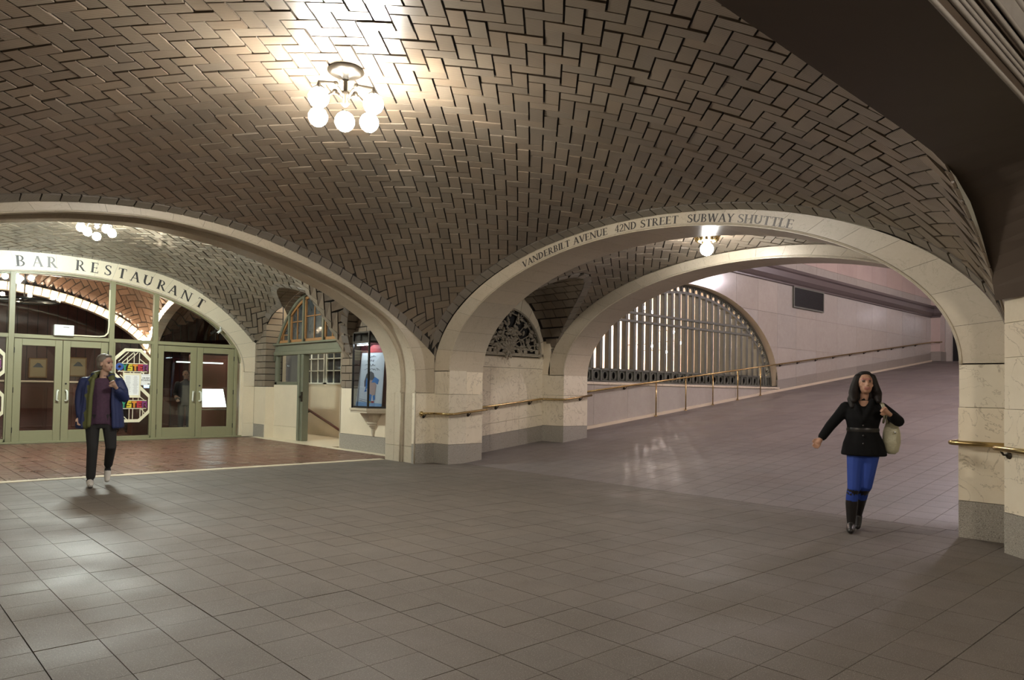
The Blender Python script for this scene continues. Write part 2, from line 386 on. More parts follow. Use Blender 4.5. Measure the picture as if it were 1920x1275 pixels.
# hall vault --------------------------------------------------------------
X0, X1, Y0, Y1 = -1.72, 8.15, 1.87, 11.0
XC, YC = 3.2, 6.43
def zL(x):                                            # extrados of the left arch, plane Y1
    d = min(abs(x-XC), 5.2); return 3.86-(7.65-math.sqrt(7.65**2-d*d))
def zR(y):                                            # extrados of the inscribed arch, plane X1
    d = min(abs(y-YC)/4.58, .999); return 1.76+2.07*math.sqrt(1-d*d)
ZCO = 2.02
ZA = 4.52
def zhall(x, y):
    xi, et = abs(x-XC)/4.95, abs(y-YC)/4.57
    p, q = min(1, xi)**2.2, min(1, et)**2.2
    zl, zr_ = zL(x), max(zR(y), 1.76)
    P1 = q*zl+(1-q)*(ZA-(ZA-3.83)*min(1, xi)**2)
    P2 = p*zr_+(1-p)*(ZA-(ZA-3.86)*min(1, et)**2)
    return P1+P2-(p*q*ZCO+q*(1-p)*3.86+(1-q)*p*3.83+(1-q)*(1-p)*ZA)
RSPH = 9.2; c45 = math.sqrt(.5)
def hall_xy(u, v):
    a, b = (u+v)*c45, (u-v)*c45; r = math.hypot(a, b); k = RSPH*math.sin(r/RSPH)/r if r > 1e-6 else 1
    return XC+a*k, YC+b*k
ce = EM('ceiling', 'herringbone tiled vault of the hall')
backing('mortar_bed', zhall, X0, X1+.02, Y0, Y1+.02, .17, ce)
BW = .17
def bw_x(y): return BW/math.sqrt(1+((zhall(X1-.06, y)-zhall(X1-.01, y))/.05)**2)
def bw_y(x): return BW/math.sqrt(1+((zhall(x, Y1-.06)-zhall(x, Y1-.01))/.05)**2)
clips = [lambda x, y: X1-bw_x(y)*(1 if Y1-y > 1.3 else .45)-.014-x, lambda x, y: Y1-bw_y(x)*(1 if X1-x > 1.3 else .45)-.014-y, lambda x, y: x-X0, lambda x, y: y-Y0]
pcs = vault_tiles(zhall, hall_xy, herring(.163, (-8.2, 8.2, -8.2, 8.2)), clips)
emit_pieces(ce, 'ceiling_tile', pcs, 'tile', 300, 'ceiling_tile_field')
def line(a, b, n=400): return [(a[0]+(b[0]-a[0])*k/n, a[1]+(b[1]-a[1])*k/n) for k in range(n+1)]
pcs = bricks_along(zhall, line((X0, Y1-.005), (X1-.03, Y1-.005)), -1, BW, .205, wfn=lambda m: bw_y(m[0])) + bricks_along(zhall, line((X1-.005, Y0), (X1-.005, Y1-.03)), 1, BW, .205, wfn=lambda m: bw_x(m[1]))
for k in range(3):                                    # closing pieces in the foot of the pendentive
    w0, w1 = .002+.055*k, .055*(k+1)-.008
    q = [(X1-.002-w0*1.0, Y1-.002-w0), (X1-.002-w1, Y1-.002-w1*.2), (X1-.002-w1*1.25, Y1-.002-w1*1.25), (X1-.002-w1*.2, Y1-.002-w1)]
    t, b = lift(zhall, q, lo=.006); pcs.append((t, b, (1.1, 1.2, 1.3)))
emit_pieces(ce, 'border_brick', pcs, 'tile', 140, 'border_brick_field')

# ---------------------------------------------------------------- stone arches
def resample(P, n):
    P = np.asarray(P, float); d = np.r_[0, np.cumsum(np.hypot(*np.diff(P, axis=0).T))]; s = np.linspace(0, d[-1], n)
    return np.c_[np.interp(s, d, P[:, 0]), np.interp(s, d, P[:, 1])]
def ell(c, a, z0, b, n=240): return [(c+a*math.cos(t), z0+b*math.sin(t)) for t in np.linspace(0, math.pi, n)]
def arch(name, axis, p0, p1, inner, outer, nv, m='stone_ring', label=None, sub=6, gap=.0035, tb=.06, warm=.02):
    """ring of voussoirs between two curves (u,z), running from p0 to p1 along axis"""
    root = EM(name, label); N = nv*sub+1; I = resample(inner, N); O = resample(outer, N)
    def P(q, p): return (p, q[0], q[1]) if axis == 'X' else (q[0], p, q[1])
    core = MB()
    for k in range(nv):
        mb = MB(); idx = list(range(k*sub, (k+1)*sub+1)); i_, o_ = I[idx].copy(), O[idx].copy()
        for arr in (i_, o_):
            t = arr[1]-arr[0]; arr[0] += t/np.linalg.norm(t)*gap/2; t = arr[-1]-arr[-2]; arr[-1] -= t/np.linalg.norm(t)*gap/2
        tt = tn(tb, warm); n = len(idx)
        V = [P(q, p0) for q in i_]+[P(q, p0) for q in o_]+[P(q, p1) for q in i_]+[P(q, p1) for q in o_]
        Fc = []
        for a in range(n-1):
            Fc += [(a, a+1, n+a+1, n+a), (2*n+a, 3*n+a, 3*n+a+1, 2*n+a+1), (a, 2*n+a, 2*n+a+1, a+1), (n+a, n+a+1, 3*n+a+1, 3*n+a)]
        Fc += [(0, n, 3*n, 2*n), (n-1, 3*n-1, 4*n-1, 2*n-1)]
        if axis == 'Y': Fc = [f[::-1] for f in Fc]
        mb.raw(V, Fc, tt); mb.build('voussoir', m, root)
    e = .006
    for a in range(N-1):
        d = (O[a]-I[a]); d = d/np.linalg.norm(d)*e; d2 = (O[a+1]-I[a+1]); d2 = d2/np.linalg.norm(d2)*e
        sg = .004 if p1 > p0 else -.004
        core.raw([P(I[a]+d, p0+sg), P(I[a+1]+d2, p0+sg), P(O[a+1]-d2, p0+sg), P(O[a]-d, p0+sg), P(I[a]+d, p1-sg), P(I[a+1]+d2, p1-sg), P(O[a+1]-d2, p1-sg), P(O[a]-d, p1-sg)],
                 [(0, 1, 2, 3), (7, 6, 5, 4), (0, 4, 5, 1), (3, 2, 6, 7)])
    core.build('joint_core', 'mortar', root)
    return root
ZS = 1.70                                             # springing
R_in = ell(YC, 4.13, ZS, 1.94); R_out = ell(YC, 4.60, ZS, 2.13)
a_r = arch('trim_1', 'X', X1, 8.95, R_in, R_out, 25, label='cream stone arch lettered with street names over the ramp')
def bead(root, axis, p, curve, r, m='stone_ring', n=150):
    c = resample(curve, n); mb = MB(); mb.tube([((p, q[0], q[1]) if axis == 'X' else (q[0], p, q[1])) for q in c], r, 6); mb.build('bead_moulding', m, root, smooth=True)
bead(a_r, 'X', X1-.002, ell(YC, 4.15, ZS, 1.965), .012)
a_r2 = arch('trim_2', 'X', 11.2, 11.95, R_in, R_out, 21, label='second cream stone arch framing the open ramp')
bead(a_r2, 'X', 11.2-.002, ell(YC, 4.15, ZS, 1.965), .012)
LI = [(0, 3.735), (.79, 3.68), (1.36, 3.59), (2.16, 3.40), (2.91, 3.15), (3.26, 3.00), (3.8, 2.71), (4.1, 2.48), (4.3, 2.23), (4.42, 2.0), (4.48, 1.75), (4.50, 1.5), (4.50, 1.3)]
def catmull(P, n=10):
    out = []; P = [np.array(p, float) for p in P]
    for i in range(len(P)-1):
        p0, p1, p2, p3 = P[max(i-1, 0)], P[i], P[i+1], P[min(i+2, len(P)-1)]
        for k in range(n):
            t = k/n; out.append(.5*((2*p1)+(-p0+p2)*t+(2*p0-5*p1+4*p2-p3)*t*t+(-p0+3*p1-3*p2+p3)*t**3))
    return out+[P[-1]]
def left_in(off=0.):
    h_ = catmull([(-.79, 3.68)]+LI)[10:]; kk = (4.5-off)/4.5
    R_ = [(XC+d*kk, z if z < 1.6 else z-off*(z-1.6)/2.1) for d, z in h_]; L_ = [(XC-d*kk, z if z < 1.6 else z-off*(z-1.6)/2.1) for d, z in h_]
    return R_[::-1]+L_[1:]
def left_out():
    P = [(x, zL(x)+.03) for x in np.linspace(XC+4.93, XC-4.93, 260)]
    return [(XC+4.93, 1.3)]+P+[(XC-4.93, 1.3)]
def lift_c(c, dz): return [(u, z+dz) for u, z in c]
a_l = arch('trim_3', 'Y', Y1, Y1+.10, left_in(), left_out(), 27, label='wide cream stone arch on the restaurant side')
mb = MB(); I1 = resample(left_in(-.055), 160); I2 = resample(left_in(-.03), 160); I3 = resample(left_in(-.0), 160)
def soffit_strip(A, ya, B, yb):
    for k in range(len(A)-1):
        mb.raw([(A[k][0], ya, A[k][1]), (A[k+1][0], ya, A[k+1][1]), (B[k+1][0], yb, B[k+1][1]), (B[k][0], yb, B[k][1])], [(0, 1, 2, 3)])
soffit_strip(I1, Y1+.10, I1, Y1+.42); soffit_strip(I1, Y1+.42, I3, Y1+.43); soffit_strip(I3, Y1+.43, I3, Y1+.50); soffit_strip(I3, Y1+.5, I2, Y1+.51); soffit_strip(I2, Y1+.51, I2, Y1+1.0)
mb.slab([(-1.9, Y1+1.0, 3.6), (-1.9, Y1+1.0, 6), (8.3, Y1+1.0, 6), (8.3, Y1+1.0, 3.6)], [(-1.9, Y1+.9, 3.75), (-1.9, Y1+.9, 6), (8.3, Y1+.9, 6), (8.3, Y1+.9, 3.75)]) if False else None
mb.build('soffit_mould', 'stone_ring', a_l, smooth=False)
bead(a_l, 'Y', Y1, left_in(-.01), .013); bead(a_l, 'Y', Y1+.46, left_in(.002), .016)
# restaurant arch
XR, YR = 3.73, 19.5
# stacked stone piers -------------------------------------------------------
def stack(parent, x0, x1, y0, y1, levels, base=None, m='stone', out=.0, bm_='granite', zb=0., name='stone_block'):
    """levels = z joints; first course granite when base given"""
    zs = levels
    for k in range(len(zs)-1):
        b = base and k == 0; g = .002; mb = MB(); o_ = out if k <= 1 else 0
        mb.bbox(x0-o_, x1+o_, y0-o_, y1+o_, zs[k]+(g if k else 0), zs[k+1]-g, .003, tn(.09, .02))
        mb.build('base_block' if b else name, bm_ if b else m, parent)
pr = EM('wall_corner_pier', 'cream marble pier between the two arches')
mb = MB(); mb.box(7.80, 8.20, 11.09, 11.9, 0, 1.29); mb.box(8.23, 8.9, 10.62, 11.3, 0, 1.72); mb.build('pier_core', 'mortar', pr)
LV = [0, .36, 1.28, 1.70]
stack(pr, 7.705, 8.165, 11.0, 11.08, [-.02, .36, 1.295], True, out=.004)          # face on the left arch plane
stack(pr, 8.15, 8.55, 10.555, 11.2, [-.02, .36, 1.28, 1.72], True, out=.004)         # ring face
stack(pr, 8.556, 8.95, 10.56, 11.2, [-.02, .36, 1.28, 1.72], True, out=.004)
for (a, b) in ((11.085, 11.42), (11.44, 11.70), (11.705, 12.0)):                       # jamb strips of the left arch
    stack(pr, 7.754 if a < 11.43 else 7.728, 8.1, a, b, [-.02, .30, 1.305], False, m='stone_ring')
for yb, xb in ((11.0, 7.71), (11.46, 7.705)):
    mb = MB(); mb.tube([(xb, yb, 0), (xb, yb, 1.31)], .015, 8); mb.build('bead_moulding', 'stone_ring', pr, smooth=True)
p2 = EM('wall_ramp_pier', 'cream marble pier of the second arch beside the ramp')
mb = MB(); mb.box(11.26, 11.9, 10.62, 11.45, .1, 1.72); mb.build('pier_core', 'mortar', p2)
z2 = rampz(11.2)
stack(p2, 11.2, 11.95, 10.56, 11.45, [-.02, z2+.34, 1.28, 1.72], True, out=.004)
mb = MB(); mb.bbox(11.2, 11.9, 10.98, 11.45, 1.722, 2.6, .003, tn(.05)); mb.build('stone_block', 'stone_plain', p2)
for nm, xa, xb in (('wall_ramp_inner_right', 11.2, 11.95),):
    p4 = EM(nm, 'right pier of the second arch'); stack(p4, xa, xb, 1.4, YC-4.13, [-.02, .6, 1.28, 1.72], True)
# right pilaster (near)
p3 = EM('wall_right_pier', 'near cream marble pier with granite base at the right')
mb = MB(); mb.box(8.2, 8.9, 1.7, 2.26, 0, 1.72); mb.build('pier_core', 'mortar', p3)
stack(p3, 8.15, 8.95, 1.86, 2.30, [-.02, .36, 1.28, 1.72], True, out=.006)
def splay(parent, z0, z1, m, o_=0.):
    mb = MB(); q = [(7.66-o_, 1.80+o_), (6.95-o_, 1.05), (8.6, 1.05), (8.6, 1.80+o_)]
    mb.slab([(a, b, z1-.002) for a, b in q], [(a, b, z0+.002) for a, b in q], tn(.06, .02), True); mb.build('stone_block' if m != 'granite' else 'base_block', m, parent)
splay(p3, -.02, .36, 'granite', .006); splay(p3, .36, 1.28, 'stone', .004); splay(p3, 1.28, 1.74, 'stone'); splay(p3, 1.74, 2.05, 'stone'); splay(p3, 2.05, 2.30, 'stone_plain')

# near arch soffit over the camera ------------------------------------------
nsf = EM('ceiling_near_arch', 'dark brown flat arch soffit over the near end of the hall')
prof = [(7.66, 2.26), (7.50, 2.55), (7.24, 2.80), (6.95, 3.02), (6.52, 3.17), (6.0, 3.235), (5.3, 3.25), (4.57, 3.25), (3.4, 3.25), (2.2, 3.25), (1.0, 3.2), (0.3, 3.05), (-.5, 2.8), (-1.0, 2.3)]
mb = MB(); Q = resample(prof, 70)
def nearx(q, y): return q[0]-(1.80-y)*.93 if q[0] > 3.2 else q[0]
def nx2(q): k = max(0., min(1., (q[0]-5.2)/2.4)); return q[0]-.6*k
for a, b in zip(Q[:-1], Q[1:]):
    mb.raw([(a[0], Y0, a[1]), (b[0], Y0, b[1]), (nx2(b), 1.16, b[1]), (nx2(a), 1.16, a[1])], [(0, 1, 2, 3)])
    mb.raw([(a[0], Y0, a[1]), (b[0], Y0, b[1]), (b[0], Y0, 5.2), (a[0], Y0, 5.2)], [(3, 2, 1, 0)])
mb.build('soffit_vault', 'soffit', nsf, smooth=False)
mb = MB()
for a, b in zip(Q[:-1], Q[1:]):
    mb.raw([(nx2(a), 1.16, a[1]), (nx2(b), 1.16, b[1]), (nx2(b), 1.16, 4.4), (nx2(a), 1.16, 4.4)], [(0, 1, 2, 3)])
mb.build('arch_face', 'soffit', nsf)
for k, (dz, r, dy) in enumerate(((.0, .014, -.003), (.10, .016, -.01), (.135, .012, -.02), (.165, .014, -.03), (.26, .016, -.035), (.31, .013, -.05), (.46, .02, -.06), (.50, .012, -.075))):
    mb = MB(); mb.tube([(nx2(q), 1.16+dy, q[1]+dz) for q in Q], r, 8, False); mb.build('moulding', 'greymarble', nsf, smooth=True)
mb = MB()
for a, b in zip(Q[:-1], Q[1:]):
    mb.raw([(nx2(a), 1.12, a[1]+.325), (nx2(b), 1.12, b[1]+.325), (nx2(b), 1.10, b[1]+.45), (nx2(a), 1.10, a[1]+.45)], [(0, 1, 2, 3)])
    mb.raw([(nx2(a), 1.09, a[1]+.52), (nx2(b), 1.09, b[1]+.52), (nx2(b), 1.05, b[1]+.9), (nx2(a), 1.05, a[1]+.9)], [(0, 1, 2, 3)])
mb.build('marble_face', 'greymarble', nsf)
# ---------------------------------------------------------------- ramp bay vault with lunette
LX, LW = 10.08, 1.2                                   # niche lunette axis and half width
def z_bay(x, y):
    d = min(abs(y-YC)/4.58, .999); return ZS+2.13*math.sqrt(1-d*d)+.10*max(0, 1-((x-10.08)/1.2)**2)
def z_lun(x, y):
    d = abs(x-LX)/LW
    return ZS+.1+1.72*math.sqrt(max(0, 1-d**1.9)) if d < 1 else 0
def z_rb(x, y): return max(z_bay(x, y), z_lun(x, y)) if y > YC else z_bay(x, y)
rc = EM('ceiling_ramp_bay', 'tiled vault between the two ramp arches')
backing('mortar_bed', z_rb, 8.93, 11.22, YC-4.55, 11.22, .1, rc, ok=lambda x, y: y < 10.9 or z_lun(x, y) > 0)
def bay_xy(u, v):
    a, b = (u+v)*c45, (u-v)*c45                       # a along x, b along arc
    return LX+a, YC+4.9*math.sin(max(-1.5, min(1.5, b/5.4)))*.935
fl_v = lambda x, y: (z_bay(x, y)-z_lun(x, y)-.06 if y > YC else 1)
pcs = vault_tiles(z_bay, bay_xy, herring(.168, (-6.6, 6.6, -6.6, 6.6)), [lambda x, y: 11.2-x, lambda x, y: x-8.95, lambda x, y: 10.93-y, lambda x, y: y-(YC-4.5), fl_v])
emit_pieces(rc, 'ceiling_tile', pcs, 'tile', 260, 'ceiling_tile_field')
# lunette courses running down both sides
pcs = []
nA = 22
for i in range(nA):
    t0, t1 = math.pi*i/nA, math.pi*(i+1)/nA; xa, xb = LX-LW*.995*math.cos(t0), LX-LW*.995*math.cos(t1)
    y = 11.2-(.1 if i % 2 else 0)
    while y > 8.6:
        y2 = y-.3; k_ = min(.007, (xb-xa)*.12); p = [(xa+k_, y2+.007), (xb-k_, y2+.007), (xb-k_, min(y, 11.2)-.007), (xa+k_, min(y, 11.2)-.007)]
        p = clip_fn(p, lambda x, yy: z_lun(x, yy)-z_bay(x, yy)+.0)
        if len(p) > 2 and area2(p) > .001:
            t, b = lift(z_lun, p, lo=random.uniform(-.004, .004)); pcs.append((t[::-1], b[::-1], tn(.14, .03)))
        y = y2
emit_pieces(rc, 'lunette_tile', pcs, 'tile', 200, 'lunette_tile_field')
def groin(zv, zl, s_list, solve):                     # plan curve where two vaults meet
    return [solve(s) for s in s_list]
def solve_y(x):
    lo, hi = 7.5, 11.0
    for _ in range(40):
        m = (lo+hi)/2
        if z_bay(x, m) > z_lun(x, m): lo = m
        else: hi = m
    return (x, lo)
cv = [solve_y(x) for x in np.linspace(LX-LW*.97, LX+LW*.97, 500)]
pcs = bricks_along(z_bay, cv, -1, .15, .19)
emit_pieces(rc, 'groin_brick', pcs, 'tile', 60, 'groin_brick_field')

# niche wall with bronze lunette grille
nw = EM('wall_ramp_niche', 'recessed cream marble wall under the bronze lunette grille')
mb = MB(); mb.box(8.9, 11.25, 11.235, 11.3, -.1, 4.0); mb.build('wall_core', 'mortar', nw)
def npanel(x0, x1, za, zb, m='stone', y=11.2, th=.03, tt=None, nm='wall_panel', fs=()):
    p = subdiv([(x0+.002, za), (x1-.002, za), (x1-.002, zb), (x0+.002, zb)], .06)
    for f in fs: p = clip_fn(p, f)
    if len(p) < 3: return
    mb = MB(); mb.slab([(a, y, c) for a, c in p][::-1], [(a, y+th, c) for a, c in p][::-1], tt or tn(.07, .02), True); mb.build(nm, m, nw)
for a, b in ((8.95, 9.7), (9.7, 10.5), (10.5, 11.2)):
    for (m_, lo, hi) in (('granite', lambda x: rampz(x)-.02, lambda x: rampz(x)+.33), ('stone', lambda x: rampz(x)+.334, lambda x: rampz(x)+.56)):
        p = [(a+.002, lo(a)), (b-.002, lo(b)), (b-.002, hi(b)), (a+.002, hi(a))]; mb = MB()
        o_ = .012 if m_ == 'granite' else .008
        mb.slab([(u, 11.2-o_, v) for u, v in p][::-1], [(u, 11.23, v) for u, v in p][::-1], tn(.06, .02), True); mb.build('base_panel' if m_ == 'granite' else 'plinth_panel', m_, nw)
    p = [(a+.002, rampz(a)+.565), (b-.002, rampz(b)+.565), (b-.002, 1.84), (a+.002, 1.84)]; mb = MB()
    mb.slab([(u, 11.2, v) for u, v in p][::-1], [(u, 11.23, v) for u, v in p][::-1], tn(.06, .02), True); mb.build('wall_panel', 'stone', nw)
mb = MB(); mb.bbox(8.95, 11.2, 11.185, 11.23, 1.845, 2.08, .004); mb.build('sill_block', 'stone', nw)
GR, GZ = 1.0, 2.10                                    # grille radius and base
nv = 11
for k in range(nv):                                   # archivolt stones round the grille
    t0, t1 = math.pi*k/nv+.003, math.pi*(k+1)/nv-.003; ts = np.linspace(t0, t1, 7)
    pin = [(LX-GR*math.cos(t), GZ+GR*math.sin(t)) for t in ts]; pout = [(LX-(GR+.24)*math.cos(t), GZ+(GR+.24+.28*math.sin(t))*math.sin(t)) for t in ts]
    p = pin+pout[::-1]; mb = MB(); mb.slab([(a, 11.19, c) for a, c in p], [(a, 11.26, c) for a, c in p], tn(.05, .02), True); mb.build('voussoir', 'stone_plain', nw)
for s in (-1, 1):
    mb = MB(); mb.bbox(LX+s*1.02 if s > 0 else 8.95, 11.2 if s > 0 else LX-1.02, 11.19, 11.24, 2.08, 2.16, .003); mb.build('sill_block', 'stone', nw)
# bronze grille (thing)
gr = empty('lunette_grille', (LX, 11.125, GZ), label='bronze lunette grille of cast leaves in the niche beside the ramp', cat='grille')
def G(u, v, w_=0.): return (u, w_, v)
mb = MB(); mb.tube([G(.985*math.cos(t), .985*math.sin(t)) for t in np.linspace(0, math.pi, 40)], .022, 8); mb.box(-1.0, 1.0, -.03, .03, -.01, .055); mb.build('rim', 'leaf', gr, smooth=False)
mb = MB(); mb.slab([G(.97*math.cos(t), .97*math.sin(t), .07) for t in np.linspace(0, math.pi, 40)], [G(.97*math.cos(t), .97*math.sin(t), .09) for t in np.linspace(0, math.pi, 40)], None, True); mb.build('backing', 'black', gr)
for r in (.42, .80):
    mb = MB(); mb.tube([G(r*math.cos(t), .1+r*.98*math.sin(t)) for t in np.linspace(.06, math.pi-.06, 36)], .016, 6); mb.build('ring_bar', 'leaf', gr, smooth=True)
mb = MB(); mb.box(-.9, .9, -.02, .02, .12, .15); mb.build('cross_bar', 'leaf', gr)
for k in range(9):
    t = math.pi*(k+.5)/9; mb = MB(); mb.tube([G(.08*math.cos(t), .14+.08*math.sin(t)), G(.86*math.cos(t), .1+.80*math.sin(t))], .012, 6); mb.build('spoke', 'leaf', gr)
def leafmesh():
    mb = MB(); out = [(0, 0), (.25, .34), (.12, .42), (.34, .62), (.18, .72), (.2, .95), (0, 1.15), (-.2, .95), (-.18, .72), (-.34, .62), (-.12, .42), (-.25, .34)]
    mid = [(0, .0, y) for x, y in out]
    n = len(out); mb.v = [(x, -.05-.22*(1-abs(x)*2.2)*(y*(1.2-y)*2.2), y) for x, y in out]+[(x, .04, y) for x, y in out]+[(0, -.34, .55)]
    for k in range(n):
        j = (k+1) % n; mb.f.append((k, j, 2*n)); mb.f.append((k, n+k, n+j, j)); mb.t += [None, None]
    return mb.mesh('leaf', 'leaf')
LM = leafmesh(); rg = random.Random(4)
for k in range(120):
    t = rg.uniform(.04, math.pi-.04); r = rg.choice((.26, .36, .44, .55, .62, .70, .78, .84)); a = rg.uniform(0, 6.28)
    u, v = r*math.cos(t), .10+r*.9*math.sin(t)
    if math.hypot(u, v) > .9: continue
    o = link('leaf', LM, gr, loc=(u, -.02, v), rot=(0, a, 0)); o.scale = (.12, .12, rg.uniform(.09, .14))
for k in range(7):
    a = math.radians(-75+25*k); o = link('leaf', LM, gr, loc=(0, -.035, .10), rot=(0, a, 0)); o.scale = (.16, .16, .20)
for k in range(4):
    a = math.radians(100+k*53); o = link('leaf', LM, gr, loc=(.0, -.035, .10), rot=(0, a, 0)); o.scale = (.14, .16, .16)
for k in range(10):
    t = math.pi*(k+.5)/10; mb = MB(); mb.tube([(.032*math.cos(q), 0, .032*math.sin(q)) for q in np.linspace(0, 2*math.pi, 13)], .010, 6, False); mb.build('rosette', 'leaf', gr, loc=(.90*math.cos(t), 0, .07+.86*math.sin(t)))
for u in (-.84, -.5, .5, .84):
    mb = MB(); mb.ball((0, 0, 0), .055, 10, 1, .6, 1); mb.build('rosette', 'leaf', gr, loc=(u, -.02, .085))

# ---------------------------------------------------------------- vestibule vault
VX = 8.3
def z_vb(x, y):
    b = 2.88-.30*max(0, (y-14.5)/5)**2; d = min(abs(x-3.6)/5.9, .9995)
    k = max(0., (x-5.6)/2.7); g_ = max(math.exp(-((y-14.5)/.72)**2), 0.55*math.exp(-((y-19.5)/.75)**2), math.exp(-((y-12.0)/.45)**2))
    return 1.78+b*math.sqrt(1-d*d)-1.5*g_*k*k
LUN = [(16.8, 2.0, 2.05, 1.74), (13.28, 1.04, 1.95, 1.60)]    # centre y, half width, springing, rise
def z_vl(x, y):
    z = 0
    for c, h, z0, rz in LUN:
        d = abs(y-c)/h
        if d < 1 and x > 5.5: z = max(z, z0+rz*(1-d**1.75)**.62)
    return z
def z_ve(x, y): return max(z_vb(x, y), z_vl(x, y))
vc = EM('ceiling_vestibule', 'tiled vault before the restaurant')
backing('mortar_bed', z_ve, -1.1, 5.7, 11.95, YR+.02, .13, vc); backing('mortar_bed', z_ve, 5.65, VX+.02, 11.95, YR+.02, .045, vc, up=.03)
def ves_xy(u, v):
    a, b = (u+v)*c45, (u-v)*c45
    return 3.6+5.9*math.sin(max(-1.5, min(1.5, a/6.3))), 15.8+b
clips = [lambda x, y: VX-.0-x, lambda x, y: x+1.1, lambda x, y: YR-.15-y, lambda x, y: y-11.97, lambda x, y: z_vb(x, y)-z_vl(x, y)-.05]
pcs = vault_tiles(z_vb, ves_xy, herring(.182, (-8, 8, -8, 8)), clips, g=.015, rel=.006)
emit_pieces(vc, 'ceiling_tile', pcs, 'tile', 300, 'ceiling_tile_field', hide=lambda p: p[0][1] < 12.6 and p[0][0] < 7)
def solve_x(y):
    lo, hi = 5.6, VX
    for _ in range(40):
        m = (lo+hi)/2
        if z_vb(m, y) > z_vl(m, y): lo = m
        else: hi = m
    return (lo, y)
pcs = []
for c, h, z0, rz in LUN:
    cvp = [solve_x(y) for y in np.linspace(c-h*.985, c+h*.985, 500)]
    pcs += bricks_along(z_vb, cvp, 1, .16, .21, .025)
    yf = np.linspace(c-h*.998, c+h*.998, 1200); zf_ = np.array([z0+rz*(1-min(1, abs(q-c)/h)**1.75)**.62 for q in yf]); dl = np.r_[0, np.cumsum(np.hypot(np.diff(yf), np.diff(zf_)))]
    n = int(dl[-1]/.17); ys = np.interp(np.linspace(0, dl[-1], n+1), dl, yf)
    lun_p = []
    for i in range(n):
        XM = VX+.36 if c > 15 else VX
        x = XM
        while x > 5.7:
            k_ = .055*(ys[i+1]-ys[i]); p = [(x-.3+.008, ys[i]+k_), (min(x, XM)-.008, ys[i]+k_), (min(x, XM)-.008, ys[i+1]-k_), (x-.3+.008, ys[i+1]-k_)]
            p = clip_fn(p, lambda a, b: z_vl(a, b)-z_vb(a, b))
            if len(p) > 2 and area2(p) > .00008:
                t, b = lift(z_vl, p, lo=random.uniform(-.004, .004)); lun_p.append((t[::-1], b[::-1], tn(.12, .03)))
            x -= .3
    emit_pieces(vc, 'lunette_tile', lun_p, 'tile', 120, 'lunette_tile_field')
cvr = [(x, YR-.004) for x in np.linspace(8.25, -1, 900)]
pcs += bricks_along(z_vb, [(x, y) for x, y in cvr if x > -1 and x < VX-.05], 1, .15, .2)
emit_pieces(vc, 'border_brick', pcs, 'tile', 160, 'border_brick_field')

def q_out():
    R_ = [(XR+4.72, 1.76), (XR+4.70, 2.2), (XR+4.63, 2.5)]+[(x, z_vb(x, YR-.01)+.012) for x in np.linspace(8.2, XR, 120)]
    return R_+[(2*XR-u, z) for u, z in R_[:-1]][::-1]
a_q = arch('trim_4', 'Y', YR, YR+.35, ell(XR, 4.25, 1.76, 2.17)[:], q_out(), 27, 'stone_plain', label='cream stone arch lettered BAR RESTAURANT')
bead(a_q, 'Y', YR, ell(XR, 4.27, 1.76, 2.19), .014)

# vestibule right wall: brick piers, marble dado
vw = EM('wall_vestibule_right', 'tiled and marble side wall of the vestibule with stair doorway')
def courses(y0, y1, x, z0, z1, h=.168, x2=None):
    z = z0; k = 0
    while z < z1-.02:
        n = max(1, round((y1-y0)/.34)); of = (k % 2)*.17
        ys = [y0]+[q for q in np.arange(y0+of+.17, y1-.06, .34)]+[y1]
        for a, b in zip(ys[:-1], ys[1:]):
            mb = MB(); mb.box(x, x+.14 if x2 is None else x2, a+.007, b-.007, z+.009, min(z+h, z1)-.009, tn(.10, .03)); mb.build('wall_tile', 'tile', vw)
        z += h; k += 1
def dado(y0, y1, x, th=.12, zt=1.36):
    mb = MB(); mb.bbox(x-.006, x+th, y0, y1, -.02, .34, .003, tn(.05)); mb.build('base_panel', 'granite', vw)
    mb = MB(); mb.bbox(x, x+th, y0, y1, .344, zt, .003, tn(.05)); mb.build('wall_panel', 'stone_plain', vw)
mb = MB(); mb.box(VX+.06, VX+.2, 12.0, 14.82, -.1, 4.6); mb.box(VX+.06, VX+.5, 18.85, YR+.3, -.1, 4.6); mb.box(VX+.06, VX+.4, 14.8, 18.9, 3.9, 4.6); mb.build('wall_core', 'mortar', vw)
dado(12.02, 12.9, VX); dado(12.904, 14.78, VX); dado(18.82, YR, VX, .45)
courses(12.02, 14.78, VX, 1.364, 3.6); courses(18.82, YR, VX, 1.364, 3.55, x2=VX+.45)
# doorway jamb returns + arch soffit tiles
for y_, s in ((14.78, 1), (18.82, -1)):
    mb = MB(); mb.box(VX, VX+.45, min(y_, y_+s*.02)-.03, max(y_, y_+s*.02)+.0, 0, 1.36, tn(.04)); mb.build('jamb_panel', 'stone_plain', vw)
